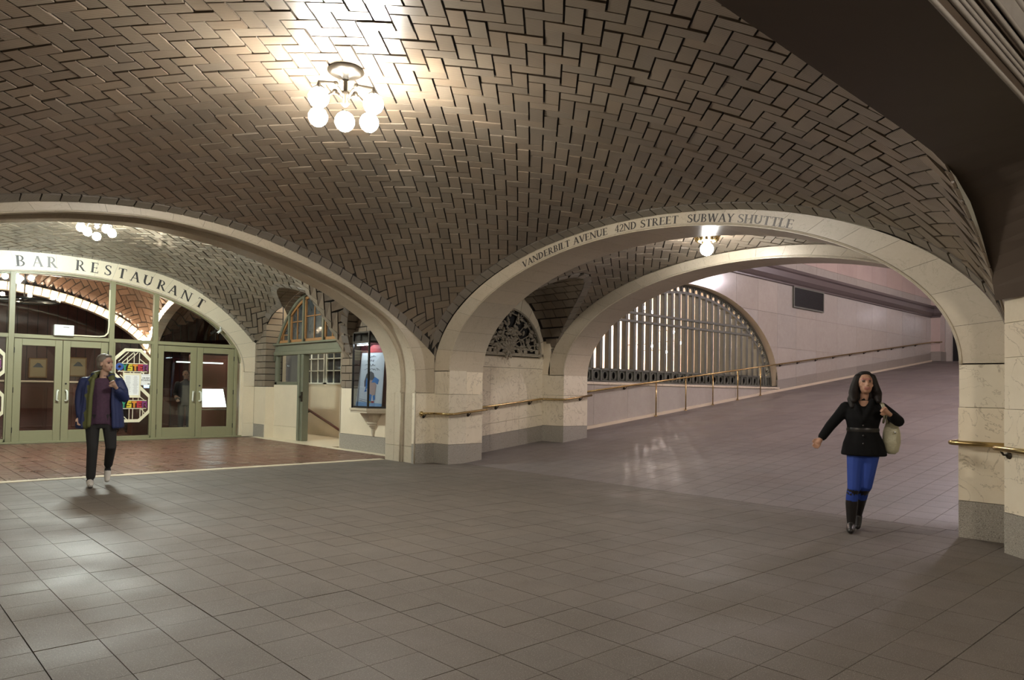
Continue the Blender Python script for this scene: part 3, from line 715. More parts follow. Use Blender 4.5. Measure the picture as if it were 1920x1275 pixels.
# door frame and transom, plane x = VX+.30
fx = VX+.30
df = EM('door_5', 'old green painted stair doorway with wooden fanlight')
mb = MB(); mb.bbox(fx-.09, fx+.12, 14.80, 18.8, 2.20, 2.30, .01); mb.bbox(fx-.12, fx+.12, 14.80, 18.8, 2.47, 2.52, .008); mb.bbox(fx-.05, fx+.10, 14.80, 18.8, 2.30, 2.47, .005); mb.build('transom_beam', 'greenold', df)
def ypx(px, py=700): return float(onX(px, py, fx)[1])
yp0, yp1 = ypx(573), ypx(563)
mb = MB(); mb.bbox(fx-.08, fx+.10, yp0, yp1, 0, 2.2, .012); mb.tube([(fx-.1, (yp0+yp1)/2, .02), (fx-.1, (yp0+yp1)/2, 2.2)], .035, 8); mb.build('door_post', 'greenold', df)
mb = MB(); mb.ball((fx-.12, yp0+.03, 1.12), .035, 10); mb.bbox(fx-.1, fx-.06, yp0, yp0+.06, 1.0, 1.25, .005); mb.build('door_lock', 'bronze', df)
mb = MB(); mb.bbox(fx-.04, fx+.06, yp1, 18.8, 1.42, 1.5, .006); mb.bbox(fx-.04, fx+.06, yp1, yp1+.10, 1.42, 2.2, .006); mb.bbox(fx-.04, fx+.06, 18.68, 18.8, 1.42, 2.2, .006); mb.build('side_frame', 'greenold', df)
mb = MB(); mb.box(fx, fx+.02, yp1+.1, 18.68, 1.5, 2.2); mb.build('side_pane', 'glass', df)
mb = MB(); mb.bbox(fx-.06, fx+.06, yp1, 18.8, .33, 1.42, .004); mb.build('dado_panel', 'stone_plain', df); mb = MB(); mb.bbox(fx-.06, fx+.06, yp1, 18.8, 0, .326, .004); mb.build('dado_base', 'stone_plain', df)
# fan light: sashes under the pointed arch
def lunz(y): c, h, z0, rz = LUN[0]; d = min(abs(y-c)/h, .999); return z0+rz*(1-d**1.75)**.62
ys_ = [14.82, 15.35, 16.15, 17.2, 18.0, 18.78]
for a, b in zip(ys_[:-1], ys_[1:]):
    sash = MB()
    if b-a < .2: continue
    n = 10; yy = np.linspace(a+.05, b-.05, n); top = [lunz(q)-.09 for q in yy]; lo = 2.53
    for i in range(n-1):
        if top[i] > lo+.05 and top[i+1] > lo+.05:
            sash.prism([(fx-.03, yy[i], top[i]-.07), (fx-.03, yy[i+1], top[i+1]-.07), (fx-.03, yy[i+1], top[i+1]), (fx-.03, yy[i], top[i])], (.06, 0, 0))
    sash.box(fx-.03, fx+.03, a+.05, b-.05, lo, lo+.07)
    for q in (a+.05, b-.10): sash.box(fx-.03, fx+.03, q, q+.05, lo, max(lo+.05, min(lunz(q), lunz(q+.05))-.1))
    m_ = (a+b)/2; sash.box(fx-.015, fx+.015, m_-.015, m_+.015, lo, lunz(m_)-.1); zz = lo+(lunz(m_)-lo)*.5
    sash.box(fx-.015, fx+.015, a+.05, b-.05, zz, zz+.025)
    so = sash.build('sash', 'wood', df)
    mb = MB(); mb.slab([(fx+.012, yy[0], lo)]+[(fx+.012, q, max(lo+.02, t)) for q, t in zip(yy, top)]+[(fx+.012, yy[-1], lo)], [(fx+.02, yy[0], lo)]+[(fx+.02, q, max(lo+.02, t)) for q, t in zip(yy, top)]+[(fx+.02, yy[-1], lo)], None, True); mb.build('pane', 'darkpane', so)
for q in ys_[1:-1]:
    mb = MB(); mb.box(fx-.06, fx+.05, q-.035, q+.035, 2.5, lunz(q)-.02); mb.build('mullion', 'greenold', df)
mb = MB(); P = [(fx-.04, y, lunz(y)-.03) for y in np.linspace(14.8, 18.8, 50)]; mb.tube(P, .045, 6); mb.build('arch_frame', 'greenold', df, smooth=True)
# stair hall behind
sh = EM('wall_stair', 'cream panelled stair hall seen through the green doorway')
SX = 10.0
mb = MB(); mb.box(SX, SX+.1, 14.0, 21.5, -2, 1.46); mb.build('dado_wall', 'stone_plain', sh)
mb = MB(); mb.box(SX, SX+.1, 14.0, 21.5, 2.56, 4.3); mb.box(8.6, SX+.1, 21.4, 21.5, -2, 4.3); mb.box(8.6, SX, 13.9, 14, -2, 4.3); mb.box(8.8, SX+.1, 13.9, 21.5, 4.25, 4.3); mb.build('upper_wall', 'stone_plain', sh)
mb = MB(); mb.box(8.3, SX, 15.2, 21.4, -.15, .0); mb.build('stair_landing', 'stone_plain', sh)
for k in range(5):
    mb = MB(); mb.bbox(8.65, SX, 15.2-.3*(k+1), 15.2-.3*k, -.15*(k+2), -.15*(k+1)+.0, .005); mb.build('stair_tread', 'stone_plain', sh)
for i, (a, b) in enumerate(((19.95, 18.72), (18.62, 17.0))):
    wn = EM('window_%d' % (i+1), 'white muntin window in the stair hall'); lo, hi = min(a, b), max(a, b)
    mb = MB(); mb.box(SX-.02, SX+.04, lo, hi, 1.46, 1.50); mb.box(SX-.02, SX+.04, lo, hi, 2.50, 2.57); mb.box(SX-.02, SX+.04, lo, lo+.05, 1.46, 2.57); mb.box(SX-.02, SX+.04, hi-.05, hi, 1.46, 2.57); mb.build('window_frame', 'whitepaint', wn)
    for k in (1, 2):
        mb = MB(); mb.box(SX-.01, SX+.02, lo+.05, hi-.05, 1.48+.345*k, 1.505+.345*k); mb.build('muntin', 'whitepaint', wn)
    n = 3 if i == 0 else 4
    for k in range(1, n):
        q = lo+(hi-lo)*k/n; mb = MB(); mb.box(SX-.01, SX+.02, q-.012, q+.012, 1.5, 2.5); mb.build('muntin', 'whitepaint', wn)
    for k in range(n):
        for j in range(3):
            q0, q1 = lo+.05+(hi-lo-.1)*k/n, lo+.05+(hi-lo-.1)*(k+1)/n; mb = MB(); mb.box(SX+.02, SX+.03, q0, q1, 1.5+.333*j, 1.5+.333*(j+1)); mb.build('pane', 'darkpane', wn)
sl = empty('stair_lamp', (9.3, 18.6, 4.1), label='small ceiling globe lamp inside the stair hall', cat='lamp')
mb = MB(); mb.lathe([(.001, .14), (.07, .14), (.06, .08), (.03, .06)], n=14); mb.build('canopy', 'bronze', sl); mb = MB(); mb.ball((0, 0, 0), .11); mb.build('globe', 'lampst', sl, smooth=True)
hr = empty('stair_handrail', (9.93, 19.6, .6), label='dark stair handrail descending inside the green doorway', cat='handrail')
A = onX(578, 768, 9.9)-np.array([9.93, 19.6, .6]); B_ = onX(636, 806, 9.9)-np.array([9.93, 19.6, .6])
mb = MB(); mb.tube([A, B_, B_+(B_-A)*.3], .035, 8); mb.build('rail', 'mahog', hr, smooth=True); mb = MB(); mb.ball(tuple(A+np.array([0, 0, -.03])), .06, 10); mb.build('rail_end', 'bronze', hr, smooth=True)
for t in (.35, .85):
    q = A+(B_-A)*t; mb = MB(); mb.tube([q, q+np.array([.05, 0, -.06]), q+np.array([.09, 0, -.06])], .012, 6); mb.build('bracket', 'bronze', hr)
# ---------------------------------------------------------------- lamps
def chandelier(loc, label, zc, n=4, r=.26, gm='lamp', grp=None, rb=.085):
    c = empty('chandelier', loc, label=label, cat='chandelier')
    mb = MB(); mb.lathe([(.001, zc), (.17, zc), (.18, zc-.02), (.14, zc-.05), (.05, zc-.07), (.03, zc-.1)], n=24); mb.build('canopy', 'bronze', c, smooth=True)
    mb = MB(); mb.lathe([(.02, zc-.08), (.02, .1), (.05, .09), (.06, .05), (.03, .02), (.045, -.02), (.02, -.05), (.001, -.06)], n=14); mb.build('stem', 'bronze', c, smooth=True)
    for k in range(n):
        a = 2*math.pi*(k+.2)/n; ca, sa = math.cos(a), math.sin(a)
        mb = MB(); mb.tube([(.03*ca, .03*sa, .04), (.10*ca, .10*sa, .10), (.18*ca, .18*sa, .12), (r*ca, r*sa, .06), (r*ca, r*sa, .0)], [.016, .014, .014, .016, .03], 8); mb.ball((.14*ca, .14*sa, .125), .03, 8)
        ar = mb.build('arm', 'bronze', c, smooth=True)
        mb = MB()
        for j in range(6):
            b = 2*math.pi*j/6; mb.tube([(r*ca, r*sa, .03), (r*ca+.05*math.cos(b), r*sa+.05*math.sin(b), -.01), (r*ca+.055*math.cos(b), r*sa+.055*math.sin(b), -.045)], [.014, .012, .004], 5)
        mb.build('cup_leaves', 'bronze', ar)
        mb = MB(); mb.ball((r*ca, r*sa, -.09), rb); mb.build('globe', gm, c, smooth=True)
    mb = MB(); mb.ball((0, 0, -.20), rb); mb.build('globe', gm, c, smooth=True)
    return c
zc = zhall(3.55, 6.36)
chandelier((3.55, 6.36, 4.20), 'bronze chandelier with glowing opal globes under the hall vault', zc-4.20, 4, .36, rb=.098)
zv = z_ve(3.4, 15.4)
chandelier((3.42, 15.4, 4.36), 'bronze ceiling light with bright globes before the restaurant arch', zv-4.36, 4, .3, 'lampv', rb=.075)
rl = empty('ceiling_lamp', (10.08, 6.41, 3.74), label='ornate bronze ceiling lamp with one globe in the ramp bay', cat='lamp')
zr = z_bay(10.08, 6.41)-3.74
mb = MB(); mb.lathe([(.001, zr), (.20, zr), (.225, zr-.03), (.20, zr-.05), (.15, zr-.09), (.06, zr-.12), (.03, .02)], n=24); mb.build('canopy', 'bronze', rl, smooth=True)
for k in range(12):
    a = 2*math.pi*k/12; mb = MB(); mb.tube([(.19*math.cos(a), .19*math.sin(a), zr-.04), (.16*math.cos(a), .16*math.sin(a), zr-.11), (.10*math.cos(a), .10*math.sin(a), zr-.13)], [.02, .025, .012], 6); mb.build('leaf_ornament', 'brass', rl, smooth=True)
mb = MB(); mb.ball((0, 0, -.06), .105, 18); mb.build('globe', 'lampr', rl, smooth=True)
for k, xx in enumerate((15.5, 22., 29.)):
    pl = empty('pendant_lamp', (xx, 4.6, 6.5), label='%s globe pendant hanging over the ramp behind the second arch' % ('nearest', 'middle', 'farthest')[k], cat='lamp', group='ramp pendants')
    mb = MB(); mb.tube([(0, 0, .1), (0, 0, 1.5)], .012, 6); mb.lathe([(.001, .16), (.05, .16), (.09, .1), (.05, .08)], n=12); mb.build('rod', 'bronze', pl); mb = MB(); mb.ball((0, 0, 0), .17); mb.build('globe', 'lampfar', pl, smooth=True)
for k, (xx, yy) in enumerate(((2.5, -2.2), (-4.2, 5.5))):  # out-of-view chandeliers added as fill for the hall
    chandelier((xx, yy, 3.7), ('unseen fill chandelier added in the bay behind the camera', 'unseen fill chandelier added in the bay left of the hall')[k], .5, 4, .26, 'lampfill')
# ---------------------------------------------------------------- ramp hall
YG = 11.5; GC, GA, GB, GS = 17.5, 4.82, 2.80, 1.62
def arch_out(x, z):                                   # >0 outside the window arch
    if z < 1.57: return 1.
    if z < GS: return abs(x-GC)-GA
    return math.hypot((x-GC)/GA, (z-GS)/GB)-1
rw = EM('wall_ramp_left', 'polished marble wall along the ramp with an arched grille window')
mb = MB()
for (x0, x1) in ((11.9, GC-GA-.01), (GC+GA+.01, 37.)): mb.box(x0, x1, YG+.03, YG+.5, -.3, 8)
mb.box(GC-GA-.02, GC+GA+.02, YG+.03, YG+.45, -.3, 1.55)
for k in range(160):
    xa, xb = GC-GA+2*GA*k/160, GC-GA+2*GA*(k+1)/160; zt = GS+GB*math.sqrt(max(0, 1-max(((xa-GC)/GA)**2, ((xb-GC)/GA)**2)))+.04
    zt = max(zt, GS+GB*math.sqrt(max(0, 1-min(((xa-GC)/GA)**2, ((xb-GC)/GA)**2)))+.02)
    mb.box(xa, xb, YG+.03, YG+.5, zt, 8)
mb.build('wall_core', 'pinkstone', rw)
def wall_panel(x0, x1, z0, z1, m, nm, ramped=None, y=YG, th=.03, tb=.06):
    p = subdiv([(x0+.003, z0+.003), (x1-.003, z0+.003), (x1-.003, z1-.003), (x0+.003, z1-.003)], .12)
    if ramped: p = clip_fn(p, lambda x, z: z-rampz(x)-ramped)
    if len(p) > 2 and min(arch_out(*q) for q in p) < 0:
        p = clip_fn(p, arch_out); p = subdiv(p, .05) if len(p) > 2 else p; p = [q if arch_out(*q) > -.0005 or q[1] < GS else (GC+(q[0]-GC)/(1+arch_out(*q)), GS+(q[1]-GS)/(1+arch_out(*q))) for q in p]
    if len(p) < 3 or area2(p) < .02: return
    mb = MB(); mb.slab([(a, y, c) for a, c in p][::-1], [(a, y+th, c) for a, c in p][::-1], tn(tb, .025), True); mb.build(nm, m, rw)
zc_ = [0, 1.545, 2.9, 4.0, 5.0]
x = 12.0
while x < 36.6:
    wd = random.choice((1.25, 1.5, 1.7)); wd = min(wd, 36.7-x)
    if wd < .3: break
    if x < GC+GA and x+wd > GC-GA-2: wd = min(wd, 1.3)
    for a, b in zip(zc_[:-1], zc_[1:]): wall_panel(x, x+wd, a, b, 'rampwall', 'wall_panel', .02 if x < 22 else .36)
    for a, b in ((5.55, 5.86), (5.86, 6.9), (6.9, 8.0)): wall_panel(x, x+wd, a, b, 'rampwall' if a < 5.7 else 'pinkstone', 'wall_panel')
    if x > 21.6:
        p = [(x+.003, rampz(x)+.06), (x+wd-.003, rampz(x+wd)+.06), (x+wd-.003, rampz(x+wd)+.38), (x+.003, rampz(x)+.38)]; mb = MB()
        mb.slab([(a, YG-.015, c) for a, c in p][::-1], [(a, YG+.03, c) for a, c in p][::-1], tn(.05), True); mb.build('base_panel', 'granite', rw)
    x += wd
mb = MB(); mb.slab([(12, YG-.06, rampz(12)+.07), (12, YG+.05, rampz(12)+.07), (36.7, YG+.05, rampz(36.7)+.07), (36.7, YG-.06, rampz(36.7)+.07)], [(12, YG-.06, rampz(12)-.02), (12, YG+.05, rampz(12)-.02), (36.7, YG+.05, rampz(36.7)-.02), (36.7, YG-.06, rampz(36.7)-.02)], None, True); mb.build('kerb', 'stone_plain', rw)
mb = MB(); mb.bbox(12, GC+GA+.05, YG-.03, YG+.3, 1.545, 1.60, .006); mb.build('window_sill', 'stone', rw)
cp = [(0, 5.0), (-.05, 5.02), (-.05, 5.06), (-.10, 5.10), (-.17, 5.20), (-.17, 5.38), (-.22, 5.42), (-.24, 5.50), (-.10, 5.55), (0, 5.55)]
mb = MB(); mb.prism([(12, YG+a, z) for a, z in cp], (24.7, 0, 0)); mb.build('cornice', 'cornice', rw)
# reveal of the arched window
mb = MB(); E1 = ell(GC, GA, GS, GB, 80)
for a, b in zip(E1[:-1], E1[1:]): mb.raw([(a[0], YG, a[1]), (b[0], YG, b[1]), (b[0], YG+.45, b[1]), (a[0], YG+.45, a[1])], [(0, 1, 2, 3)])
mb.build('window_reveal', 'stone_plain', rw)
# grille window
gw = EM('window_3', 'great arched bronze-green grille window above the ramp')
GY = YG+.32; bars = [13.45-.335*1+.333*k for k in range(28)]
GA2, GB2 = GA-.02, GB-.02
def gz(x, s=1.): q = (x-GC)/(GA2*s); return GS+GB2*s*math.sqrt(max(0, 1-q*q))
for x in bars:
    if abs(x-GC) > GA2-.35: continue
    mb = MB(); mb.bbox(x-.06, x+.06, GY-.09, GY+.05, 1.92, gz(x, .93), .012); mb.build('mullion_bar', 'grate', gw)
for z in (3.18, 3.40):
    hw = GA2*.93*math.sqrt(1-((z-GS)/(GB2*.93))**2); mb = MB(); mb.bbox(GC-hw, GC+hw, GY-.12, GY-.04, z, z+.07, .01); mb.build('cross_bar', 'grate', gw)
mb = MB(); mb.bbox(GC-GA2, GC+GA2, GY-.09, GY+.05, 1.60, 1.66, .01); mb.bbox(GC-GA2, GC+GA2, GY-.09, GY+.05, 1.90, 1.96, .01); mb.build('band_rail', 'grate', gw)
mb = MB(); mb.box(GC-GA2, GC+GA2, GY, GY+.02, 1.62, 1.95); mb.build('band_back', 'black', gw)
def ovalmesh():
    mb = MB()
    for r1, r2, tk in ((.105, .135, .018), (.075, .10, .022)):
        mb.tube([(r1*math.cos(t), -.02, r2*math.sin(t)) for t in np.linspace(0, 2*math.pi, 21)], tk*.6, 6, False)
    n = 20; o1 = [(.07*math.cos(2*math.pi*k/n), .10*math.sin(2*math.pi*k/n)) for k in range(n)]
    for s in (-1, 1): mb.box(s*.15-.012, s*.15+.012, -.05, .02, -.14, .14)
    for k in range(n):
        a, b = o1[k], o1[(k+1) % n]; mb.raw([(a[0], -.01, a[1]), (b[0], -.01, b[1]), (b[0]*2.1 if abs(b[0]) > .05 else b[0], .0, max(-.14, min(.14, b[1]*1.4))), (a[0]*2.1 if abs(a[0]) > .05 else a[0], .0, max(-.14, min(.14, a[1]*1.4)))], [(0, 1, 2, 3)])
    return mb.mesh('oval_panel', 'grate')
OV = ovalmesh()
for x in bars[:-1]:
    xm = x+.165
    if abs(xm-GC) < GA2-.15: link('oval_panel', OV, gw, loc=(xm, GY-.05, 1.78))
bandc = resample(ell(GC, GA2*.965, GS, GB2*.955), 40)
for k in range(1, 39):
    d = bandc[min(k+1, 39)]-bandc[k-1]; a = math.atan2(d[1], d[0])
    if bandc[k][1] > 2.1: link('oval_panel', OV, gw, loc=(bandc[k][0], GY-.05, bandc[k][1]), rot=(0, -a, 0)).scale = (1.0, 1, .8)
for s in (.925, 1.0):
    c = resample(ell(GC, GA2*s, GS, GB2*s), 70); mb = MB()
    for a, b in zip(c[:-1], c[1:]): mb.bar((a[0], GY-.03, a[1]), (b[0], GY-.03, b[1]), .14, .07, up=(0, 0, 1) if abs(b[0]-a[0]) > abs(b[1]-a[1]) else (1, 0, 0))
    mb.build('arch_rail', 'grate', gw)
# concourse beyond the grille
cc = EM('wall_concourse', 'pale lit wall and floor of the concourse seen through the grille')
mb = MB(); mb.box(12, 34, 17.5, 17.7, -1, 8); mb.build('far_wall', 'stone_plain', cc); mb = MB(); mb.box(12, 34, YG+.5, 17.6, -.4, -.3); mb.build('concourse_floor', 'stone_plain', cc); mb = MB(); mb.box(12, 34, YG+.5, 17.6, 6.8, 7.); mb.build('concourse_ceiling', 'stone_plain', cc)
mb = MB(); mb.box(33.9, 34, YG+.5, 17.6, -.4, 7); mb.box(11.95, 12.05, YG+.5, 17.6, -.4, 7); mb.build('end_wall', 'pinkstone', cc)
for k in range(7):
    mb = MB(); mb.bbox(13+3.*k, 13.5+3.*k, 17.2, 17.5, -.3, 6.8, .02); mb.build('pilaster', 'pinkstone', cc)
for k, (px, py) in enumerate(((1193, 570), (1208, 577), (1181, 577), (1262, 623), (1221, 649), (1275, 643), (1146, 610), (1222, 585), (1248, 660))):
    P = onY(px, py, 16.2+.12*(k % 4)); o = empty('wall_sconce', tuple(P), label=['highest', 'second highest', 'third highest', 'right-hand', 'lower middle', 'rightmost', 'leftmost', 'upper middle', 'lowest'][k]+' glowing bulb behind the arched grille', cat='lamp', group='concourse bulbs')
    mb = MB(); mb.ball((0, 0, 0), .06, 10); mb.build('bulb', 'lampc', o, smooth=True); mb = MB(); mb.tube([(0, 0, .05), (0, .25, .08), (0, 17.5-P[1], .08)], .015, 6); mb.build('arm', 'bronze', o)
for k, xx in enumerate((15.0, 19.5, 24.)):  # hidden globes added to brighten the gaps between the grille bars
    o = empty('pendant_lamp', (xx, 14.6, 5.7), label='%s fill globe added unseen in the concourse behind the grille' % ('nearest', 'middle', 'farthest')[k], cat='lamp', group='concourse fill globes')
    mb = MB(); mb.tube([(0, 0, .15), (0, 0, 1.1)], .012, 6); mb.build('rod', 'bronze', o); mb = MB(); mb.ball((0, 0, 0), .2); mb.build('globe', 'lampcfill', o, smooth=True)
# vent
P0 = onY(1487, 549, YG); P1 = onY(1541, 584, YG)
vt = empty('wall_vent', (P0[0], YG-.03, P1[2]), label='dark louvred vent high on the ramp wall', cat='vent')
W_, H_ = P1[0]-P0[0], .62
mb = MB(); mb.box(0, W_, 0, .03, 0, H_); mb.build('backing', 'black', vt)
mb = MB(); mb.box(-.05, W_+.05, -.03, .03, -.05, 0); mb.box(-.05, W_+.05, -.03, .03, H_, H_+.05); mb.box(-.05, 0, -.03, .03, 0, H_); mb.box(W_, W_+.05, -.03, .03, 0, H_); mb.build('frame', 'grate', vt)
for k in range(13):
    mb = MB(); mb.box(0, W_, -.02, .0, .02+.046*k, .04+.046*k); mb.build('slat', 'darkmetal', vt)
# far end of the ramp
fe = EM('wall_ramp_end', 'pink marble pilaster and doorway at the head of the ramp')
zt_ = rampz(36.8)
mb = MB(); mb.bbox(36.7, 37.4, 11.12, YG+.1, zt_, 8, .01); mb.build('pilaster', 'pinkstone', fe); mb = MB(); mb.bbox(36.66, 37.4, 11.08, YG+.1, zt_, zt_+.45, .01); mb.build('base_panel', 'granite', fe)
mb = MB(); mb.prism([(36.7+a, 11.12+a, z) for a, z in cp], (0, .6, 0)); mb.build('cornice', 'cornice', fe)
mb = MB(); mb.box(37.42, 37.6, 10.86, 11.12, zt_, 8); mb.build('door_trim', 'rampwall', fe); mb = MB(); mb.box(38.6, 38.8, 10.2, 11.3, zt_, 5.6); mb.build('opening_shade', 'black', fe); mb = MB(); mb.box(38.4, 38.6, 6.0, 10.72, zt_+.0, 8); mb.build('end_wall', 'rampwall', fe)  # black slab stands for the shade inside the opening
mb = MB(); mb.box(37.4, 38.8, 10.5, 11.5, 5.2, 8); mb.build('lintel', 'pinkstone', fe)
# unseen enclosing walls and ceilings, added to return light to the halls
en = EM('wall_ramp_right', 'right wall and ceiling of the ramp hall')
mb = MB(); mb.box(8.95, 38.6, 1.0, 1.2, -.3, 8.4); mb.build('side_wall', 'rampwall', en); mb = MB(); mb.box(11.95, 38.8, 1.0, 12, 8.0, 8.2); mb.build('ramp_ceiling', 'pinkstone', en)
mb = MB(); mb.box(38.6, 38.9, 1, 7, 2.5, 8.2); mb.build('end_wall', 'rampwall', en)
mb = MB(); R1 = resample(R_out, 60)
for a, b in zip(R1[:-1], R1[1:]): mb.raw([(11.97, a[0], a[1]), (11.97, b[0], b[1]), (11.97, b[0], 8), (11.97, a[0], 8)], [(0, 1, 2, 3)])
mb.build('arch_back', 'stone_plain', en)
eh = EM('wall_near', 'walls and ceiling behind the camera')
mb = MB(); mb.box(-7, 9, -7.2, -7, -.2, 4.6); mb.box(-7.2, -7, -7.2, 12, -.2, 4.6); mb.box(8.6, 8.8, -7, 1.06, -.2, 4.6); mb.box(-7, X0-.02, 11.0, 11.2, -.2, 4.6); mb.build('plain_wall', 'stone_plain', eh)
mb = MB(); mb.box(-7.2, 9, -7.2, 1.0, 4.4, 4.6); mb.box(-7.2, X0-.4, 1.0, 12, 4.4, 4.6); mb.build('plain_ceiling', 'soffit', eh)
a_x = arch('trim_5', 'X', X0-.4, X0, R_in, R_out, 21, label='stone arch on the far left side of the hall')

# ---------------------------------------------------------------- brass handrails
def rail(name, pts, brs, label, r=.022, posts=()):
    o = empty(name, pts[0], label=label, cat='handrail'); c = Vector(pts[0])
    mb = MB(); mb.tube([Vector(p)-c for p in pts], r, 10); mb.build('rail', 'brass', o, smooth=True)
    for p, n in brs:
        p = Vector(p)-c; n = Vector(n); mb = MB(); mb.tube([p+Vector((0, 0, -.012)), p+n*.03+Vector((0, 0, -.055)), p+n*.09+Vector((0, 0, -.06))], .010, 6); q = p+n*.085+Vector((0, 0, -.06)); mb.ball(tuple(q), .034, 10); mb.build('bracket', 'bronze', o, smooth=True)
    for p, zb in posts:
        p = Vector(p)-c; mb = MB(); mb.tube([p, (p.x, p.y, zb-c.z)], .017, 8); mb.lathe([(.045, zb-c.z), (.045, zb-c.z+.012), (.02, zb-c.z+.03)], (p.x, p.y, 0), 10); mb.build('post', 'brass', o, smooth=True)
    return o
h = .92
r1 = rail('brass_handrail', [(7.80, 10.92, h), (8.06, 10.92, h), (8.075, 10.90, h), (8.075, 10.52, h), (8.10, 10.48, h), (8.2, 10.475, h), (8.9, 10.475, h+.07), (9.0, 10.475, h+.08)],
     [((7.9, 10.92, h), (0, 1, 0)), ((8.6, 10.475, h+.04), (0, 1, 0))], 'short brass handrail wrapping the corner pier')
mb = MB(); mb.ball((0, 0, 0), .045, 12); mb.build('end_ball', 'brass', r1, smooth=True)
ra = lambda x: rampz(x)+.90
rail('brass_handrail', [(8.98, 11.11, 1.0), (9.6, 11.11, 1.04), (11.08, 11.11, ra(11.1)+.02), (11.12, 11.08, ra(11.1)+.02), (11.12, 10.50, ra(11.1)+.02), (11.16, 10.475, ra(11.1)+.02), (12.0, 10.475, ra(12.0)+.02)],
     [((9.85, 11.11, 1.065), (0, 1, 0)), ((10.8, 11.11, 1.16), (0, 1, 0)), ((11.7, 10.475, ra(11.7)+.02), (0, 1, 0))], 'brass handrail across the marble niche below the lunette grille')
rail('brass_handrail', [(12.0, 11.4, ra(12)), (22, 11.4, ra(22)), (36.4, 11.4, ra(36.4)), (36.55, 11.36, ra(36.5)), (36.6, 11.0, ra(36.5))],
     [((x, 11.4, ra(x)), (0, 1, 0)) for x in (12.9, 14.38, 22.4, 23.6, 24.95, 26.35, 27.8, 29.1, 30.5, 31.9, 33.2, 34.65)],
     'long brass handrail climbing the ramp below the grille window', posts=[((x, 11.4, ra(x)), rampz(x)) for x in (15.6, 16.95, 18.3, 19.65, 21.0)])
rail('brass_handrail', [(8.5, 2.37, .93), (8.13, 2.37, .93), (8.085, 2.345, .93), (8.07, 2.3, .93), (8.07, 1.86, .93)], [((8.6, 2.38, .93), (0, -1, 0))], 'brass handrail bent round the near right pier', r=.024)
rail('brass_handrail', [(7.60, 1.86, .93), (7.56, 1.83, .93), (7.4, 1.67, .93), (7.0, 1.25, .93)], [((7.55, 1.81, .93), (.7, -.7, 0))], 'brass handrail on the splayed pier at the right edge', r=.024)

# ---------------------------------------------------------------- letters
TK, TN = .175, .085
def g_stroke(p, q, w0): return [(p[0]-w0/2, p[1]), (p[0]+w0/2, p[1]), (q[0]+w0/2, q[1]), (q[0]-w0/2, q[1])]
def g_ser(x, y, w0=.32): return [(x-w0/2, y), (x+w0/2, y), (x+w0/2, y+.05), (x-w0/2, y+.05)]
def g_rect(x0, y0, x1, y1): return [(x0, y0), (x1, y0), (x1, y1), (x0, y1)]
def g_arc(cx, cy, rx, ry, a0, a1, tmax=TK, tmin=TN, n=12):
    out = []
    def pt(a): t = tmin+(tmax-tmin)*abs(math.cos(a)); return (cx+rx*math.cos(a), cy+ry*math.sin(a)), (cx+(rx-t)*math.cos(a), cy+(ry-t)*math.sin(a))
    for k in range(n):
        o1, i1 = pt(a0+(a1-a0)*k/n); o2, i2 = pt(a0+(a1-a0)*(k+1)/n); out.append([i1, o1, o2, i2])
    return out
def g_line(P, w0):
    out = []
    for k, (a, b) in enumerate(zip(P[:-1], P[1:])):
        d = (b[0]-a[0], b[1]-a[1]); L = math.hypot(*d) or 1; w1 = w0[k] if isinstance(w0, list) else w0; n = (-d[1]/L*w1/2, d[0]/L*w1/2); e = (d[0]/L*.015, d[1]/L*.015)
        out.append([(a[0]-n[0]-e[0], a[1]-n[1]-e[1]), (b[0]-n[0]+e[0], b[1]-n[1]+e[1]), (b[0]+n[0]+e[0], b[1]+n[1]+e[1]), (a[0]+n[0]-e[0], a[1]+n[1]-e[1])])
    return out
hp = math.pi/2
